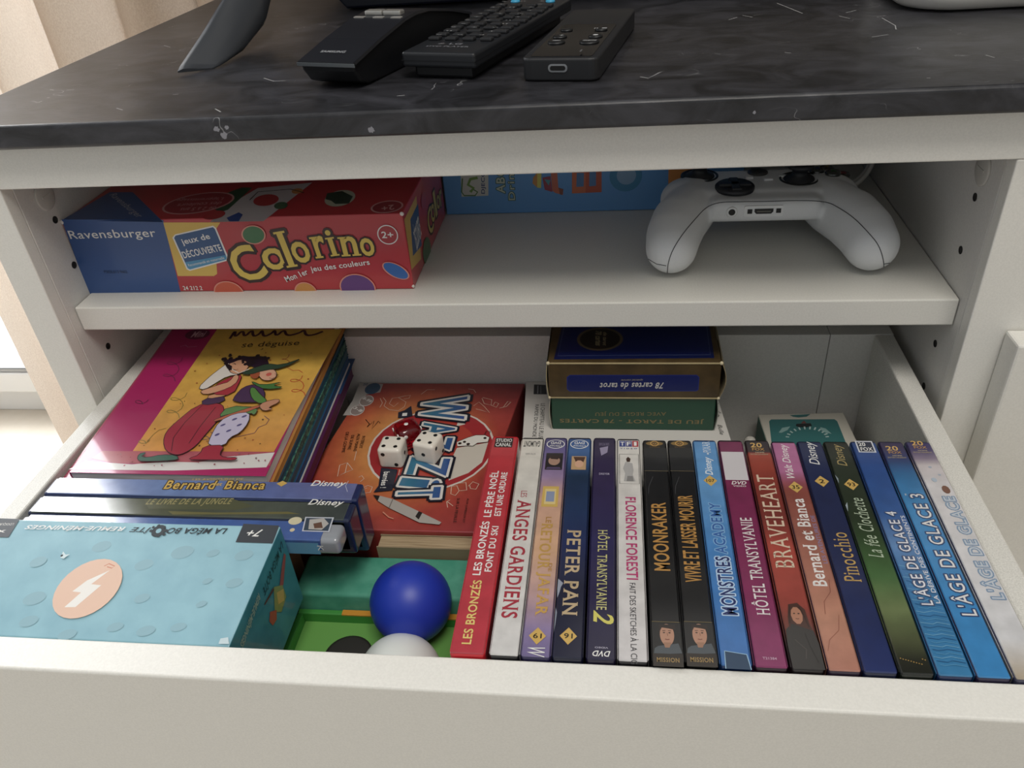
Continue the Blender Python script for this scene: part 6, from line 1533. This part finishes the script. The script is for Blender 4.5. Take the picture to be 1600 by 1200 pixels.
# ---- drawing game box with dice on it
SPECIAL['@waz_blue'] = ramp_mat('blue_teal_print', [(0, '#1A3A8A'), (.35, '#2A7A9A'), (.6, '#2A4A9A'), (1, '#3A9AAA')], .35, .5)
WZ = ramp_mat('orange_burst_print', [(0, '#DC9A44'), (.22, '#D88A3A'), (.36, '#C8602E'), (.48, '#B03A2C'), (.7, '#9C222A')], .35, .4, 'r')
wz = thing('board_game_box', (0.22, -0.015, FLOOR), 'orange-red drawing game box with blue title letters, dice lying on top', 'game box')
ca, sa = 0.9925, 0.1219
def wq(u, v): return (0.1685 + u * ca - v * sa, 0.0630 - u * sa * 0 - v * ca if False else 0.0630)
# footprint: far-left, far-right, near-right, near-left
FP = [(0.1690, 0.0635), (0.2935, 0.0635), (0.2740, -0.0885), (0.1500, -0.0885)]
FP = [(0.1690, 0.0635), (0.2935, 0.0635), (0.2835, -0.0180), (0.2835, -0.0955), (0.1500, -0.0955)]
b = MB().prism([p for p in FP], 'z', FLOOR, -0.1050, bevel=0.0007)
b.uv = lambda p: ((p.x - 0.155) / 0.135, (p.y + 0.0885) / 0.152)
b.build('lid', WZ, wz)
prints(ART['wazzit'], FRAMES['wazzit'], wz, .35, .4, h0=.00005, uvfun=lambda p: (0, (p.x - .20) * 9 + .1))
PIP = mat('#121212', .4)
PIPS = {1: [(0, 0)], 2: [(-.25, .25), (.25, -.25)], 3: [(-.25, .25), (0, 0), (.25, -.25)], 4: [(-.25, -.25), (-.25, .25), (.25, -.25), (.25, .25)], 5: [(-.25, -.25), (-.25, .25), (.25, -.25), (.25, .25), (0, 0)], 6: [(-.25, -.25), (-.25, 0), (-.25, .25), (.25, -.25), (.25, 0), (.25, .25)]}
def die(name, c, s, deg, faces, body, pipm, label, tilt=None, rnd=.26):
    t = thing(name, (c[0], c[1], c[2] - s / 2), label, 'die', None)
    M = Matrix.Translation(c) @ Matrix.Rotation(math.radians(deg), 4, 'Z')
    if tilt: M = M @ Euler([math.radians(a) for a in tilt]).to_matrix().to_4x4()
    MB().box(-s / 2, s / 2, -s / 2, s / 2, -s / 2, s / 2, bevel=s * rnd * .62, seg=5, M=M, smooth=True).build('cube', body, t)
    axes = {'+z': ((1, 0, 0), (0, 1, 0)), '-y': ((1, 0, 0), (0, 0, 1)), '+x': ((0, 1, 0), (0, 0, 1)), '-x': ((0, -1, 0), (0, 0, 1)), '+y': ((-1, 0, 0), (0, 0, 1)), '-z': ((1, 0, 0), (0, -1, 0))}
    for a, nmb in zip(('+z', '-y', '+x', '-x', '+y', '-z'), faces):
        U, V = [Vector(q) for q in axes[a]]; Nn = U.cross(V)
        for u, v in PIPS[nmb]:
            b = MB(); R3 = Matrix((U, V, Nn)).transposed().to_4x4()
            b.lathe([(s * .085, -.0006), (s * .085, .00012), (s * .03, .00004)], (0, 0, 0), 14, 0, (M.to_3x3().to_4x4() @ R3))
            p = M @ (U * u * s + V * v * s + Nn * s / 2)
            b.v = [q + p for q in b.v]; b.build('pip', pipm, t)
    return t
IV = mat('#E6E0D4', .3, .3)
die('die', (0.2128, -0.0302, -0.0967), .0165, -3, (4, 2, 1, 6, 5, 3), IV, PIP, 'white die with black spots, left one of the white pair on the orange box')
die('die', (0.2366, -0.0249, -0.0967), .0165, -16, (4, 1, 2, 5, 6, 3), IV, PIP, 'white die with black spots, right one of the white pair on the orange box')
die('die', (0.2191, -0.0111, -0.0963), .0175, 35, (1, 2, 3, 4, 5, 6), mat('#B01428', .08, .5, 0, None, .85), mat('#EDEAE6', .4), 'transparent dark red die behind the two white dice', rnd=.45)


# ---- old thick paperback, page edges up
pg = thing('paperback_book', (0.254, -0.098, FLOOR), 'thick paperback with beige page edges facing up behind the green box', 'book')
MB().box(0.2190, 0.2835, -0.1058, -0.0966, FLOOR, -0.1085, bevel=.0003).build('pages', textured('aged_page_edges', '#8A7658', '#B8A484', 900, .9, .4, (0.05, 3.0, 1), detail=3), pg)
MB().box(0.2185, 0.2838, -0.1068, -0.1059, FLOOR, -0.1080).box(0.2185, 0.2838, -0.0965, -0.0958, FLOOR, -0.1080).build('cover', mat('#8A7A60', .7), pg)

# ---- green felt covered box
GF = textured('worn_green_paper', '#3F8E76', '#549E86', 90, .7, .15)
gb = thing('card_case', (0.229, -0.1225, FLOOR), 'pale green cloth-covered case with rounded edges behind the blue ball', 'case')
MB().box(0.1745, 0.2835, -0.1385, -0.1075, FLOOR, -0.1150, bevel=.0024, seg=4, smooth=True).build('case', GF, gb)
# ---- open green tray
tr = thing('wooden_tray', (0.229, -0.176, FLOOR), 'open bright green tray with orange rim holding two balls', 'tray')
GR = mat('#3F8A3C', .5, .1); GR2 = mat('#659C4C', .6)
tx0, tx1, ty0, ty1, tz = 0.1760, 0.2833, -0.2134, -0.1392, -0.1275
MB().box(tx0, tx1, ty1 - .0035, ty1, FLOOR, tz, bevel=.0006).build('rim', GR, tr)
MB().box(0.2030, tx1, ty1 - .0036, ty1 + .0001, tz - .0008, tz + .0003, bevel=.0002).build('rim_stripe', mat('#C88A30', .5), tr)
MB().box(tx0, tx0 + .0035, ty0, ty1 - .0036, FLOOR, tz, bevel=.0006).build('rim', GR, tr)
MB().box(tx1 - .0030, tx1, ty0, ty1 - .0036, FLOOR, tz, bevel=.0006).build('rim', GR, tr)
MB().box(tx0 + .0036, tx1 - .0031, ty0, ty0 + .045, tz - .0060, tz - .0055).build('rim', mat('#C89A34', .5), tr) if False else None
MB().box(tx0 + .0036, tx1 - .0031, -0.1730, -0.1700, FLOOR, tz + .0004, bevel=.0005).build('divider', mat('#C8952E', .5), tr)
MB().box(tx0 + .0036, tx1 - .0031, ty0, ty0 + .0030, FLOOR, tz, bevel=.0005).build('rim', mat('#C8952E', .5), tr)
ins = MB().box(tx0 + .0036, tx1 - .0031, -0.1699, ty1 - .0036, tz - .0105, tz - .0070)
ins.build('insert', GR2, tr)
MB().box(tx0 + .0036, tx1 - .0031, ty0 + .0031, -0.1731, FLOOR, -0.1640).build('tray_floor', GR2, tr)
MB().lathe([(0.0140, 0), (0.0140, .0012), (0.0120, .0016), (0.002, .0016)], (0.2125, -0.1695 + .0030, tz - .0070), 36).build('hole_disc', mat('#2A2826', .6), tr)
tag(MB().sphere((0.2477, -0.1452, -0.1110), 0.0231, u=48, v=32).build('ball', mat('#2038A8', .42), loc=(0.2477, -0.1452, -0.1341)), 'smooth royal blue ball resting in the open green tray', 'ball')
tag(MB().sphere((0.2482, -0.1836, -0.1250), 0.0225, u=48, v=32).build('ball', mat('#DDE2DE', .42), loc=(0.2482, -0.1836, -0.1475)), 'smooth white ball in front of the blue one, against drawer front', 'ball')


# ---- white game box with the tarot packs on top
wbk = thing('game_box', (0.365, 0.006, FLOOR), 'tall white box with black lettering under the two tarot packs', 'game box')
MB().prism([(0.2945, 0.0655), (0.4345, 0.0655), (0.4405, -0.0105), (0.4405, -0.0520), (0.3045, -0.0520), (0.2985, -0.0105)], 'z', FLOOR, -0.1045, bevel=.0006).build('carton', mat('#C9C6C0', .5, .1), wbk)
prints(ART['book_top'], ((0.295, 0.0054, -0.1045), (1, 0, 0), (0, 1, 0)), wbk, .5, .1)
g = thing('card_pack', (0.374, 0.036, -0.1045), 'green tarot card pack with gold lettering under the blue and brown pack', 'card pack', 'tarot packs stacked in the drawer')
MB().box(0.3185, 0.4292, 0.0064, 0.0655, -0.1045, -0.0766, bevel=.0008).build('carton', mat('#104430', .4, .3), g)
prints(ART['green_front'], ((0.3175, 0.0064, -0.048), (1, 0, 0), (0, 0, 1)), g, .4, .2)
MB().box(0.3181, 0.4296, 0.0060, 0.0068, -0.0776, -0.0768).build('worn_edge', mat('#A89C80', .8), g)
fl_ = MB(); 
def flap(x, y0, y1, z0, z1, bulge, name, m, par, sgn=1):
    f = MB(); n = 8; vs = []; fs = []
    for k in range(n + 1):
        t = k / n; xx = x + sgn * bulge * math.sin(math.pi * t)
        z = z0 + (z1 - z0) * t
        vs += [(xx, y0, z), (xx, y1, z), (xx + sgn * .0005, y0, z), (xx + sgn * .0005, y1, z)]
    for k in range(n):
        a = 4 * k; fs += [[a, a + 1, a + 5, a + 4], [a + 2, a + 6, a + 7, a + 3], [a, a + 4, a + 6, a + 2], [a + 1, a + 3, a + 7, a + 5]]
    f.add(vs, fs); return f.build(name, m, par)
flap(0.4293, 0.0064, 0.050, -0.1040, -0.0770, .0016, 'flap', mat('#8A8E84', .7), g)
flap(0.3184, 0.0064, 0.050, -0.1040, -0.0770, .0012, 'flap', mat('#B8B4A4', .7), g, -1)
tb = thing('card_pack', (0.374, 0.036, -0.0765), 'brown and blue tarot card pack with white slanted lettering, top of the pair', 'card pack', 'tarot packs stacked in the drawer')
MB().box(0.3175, 0.4305, 0.0054, 0.0655, -0.0765, -0.0480, bevel=.0008).build('carton', textured('brown_gold_card', '#42341F', '#524228', 80, .4, 0, coat=.3), tb)
prints(ART['tarot_top'], FRAMES['tarot_top'], tb, .3, .4)
prints(ART['tarot_front'], FRAMES['tarot_front'], tb, .35, .3)
MB().box(0.3180, 0.4300, 0.0050, 0.0057, -0.0488, -0.0480).box(0.3180, 0.4300, 0.0050, 0.0057, -0.0764, -0.0759).build('worn_edge', mat('#B0A078', .7), tb)
flap(0.4306, 0.0056, 0.058, -0.0760, -0.0486, .0034, 'flap', mat('#8A7C60', .7), tb)
flap(0.3174, 0.0056, 0.058, -0.0760, -0.0486, .0010, 'flap', mat('#A89C78', .7), tb, -1)
e = MB()
for x in (0.3178, 0.4303): 
    e.sphere((x, .0056, -.0484), .0013, u=8, v=6); e.sphere((x, .0056, -.0764), .0011, u=8, v=6)
e.build('worn_corner', mat('#C8BC9C', .8), tb)

# ---- playing cards in the back right corner
cd = thing('card_pack', (0.498, 0.022, -0.150), 'white and teal playing card pack in the back right corner of the drawer', 'card pack')
Mc = Matrix.Translation((0.4685, 0.0570, 0)) @ Matrix.Rotation(math.radians(3), 4, 'Z')
MB().box(0.0, 0.0620, -0.0890, 0.0, -0.1500, -0.1280, bevel=.0008, M=Mc).build('carton', mat('#BDB8AC', .5, .2), cd)
MB().box(-0.0003, 0.0002, -0.0870, -0.0020, -0.1490, -0.1290, M=Mc).build('side_label', mat('#2A5A50', .5), cd)
prints(ART['cards'], FRAMES['cards'], cd, .4, .3, h0=.0001)
cs = thing('storage_box', (0.498, 0.015, FLOOR), 'plain grey box under the teal playing card pack', 'box')
MB().box(0.4700, 0.5290, -0.0330, 0.0560, FLOOR, -0.1504, bevel=.001).build('carton', mat('#A8A49C', .8), cs)
tag(MB().lathe([(0.0042, 0), (0.0042, .066), (0.0036, .0685), (0.0016, .070)], (0.4590, 0.028, FLOOR), 20).build('plastic_tube', mat('#B8B4AC', .4), loc=(0.4590, 0.028, FLOOR)), 'small off-white tube standing left of the teal card pack', 'tube')
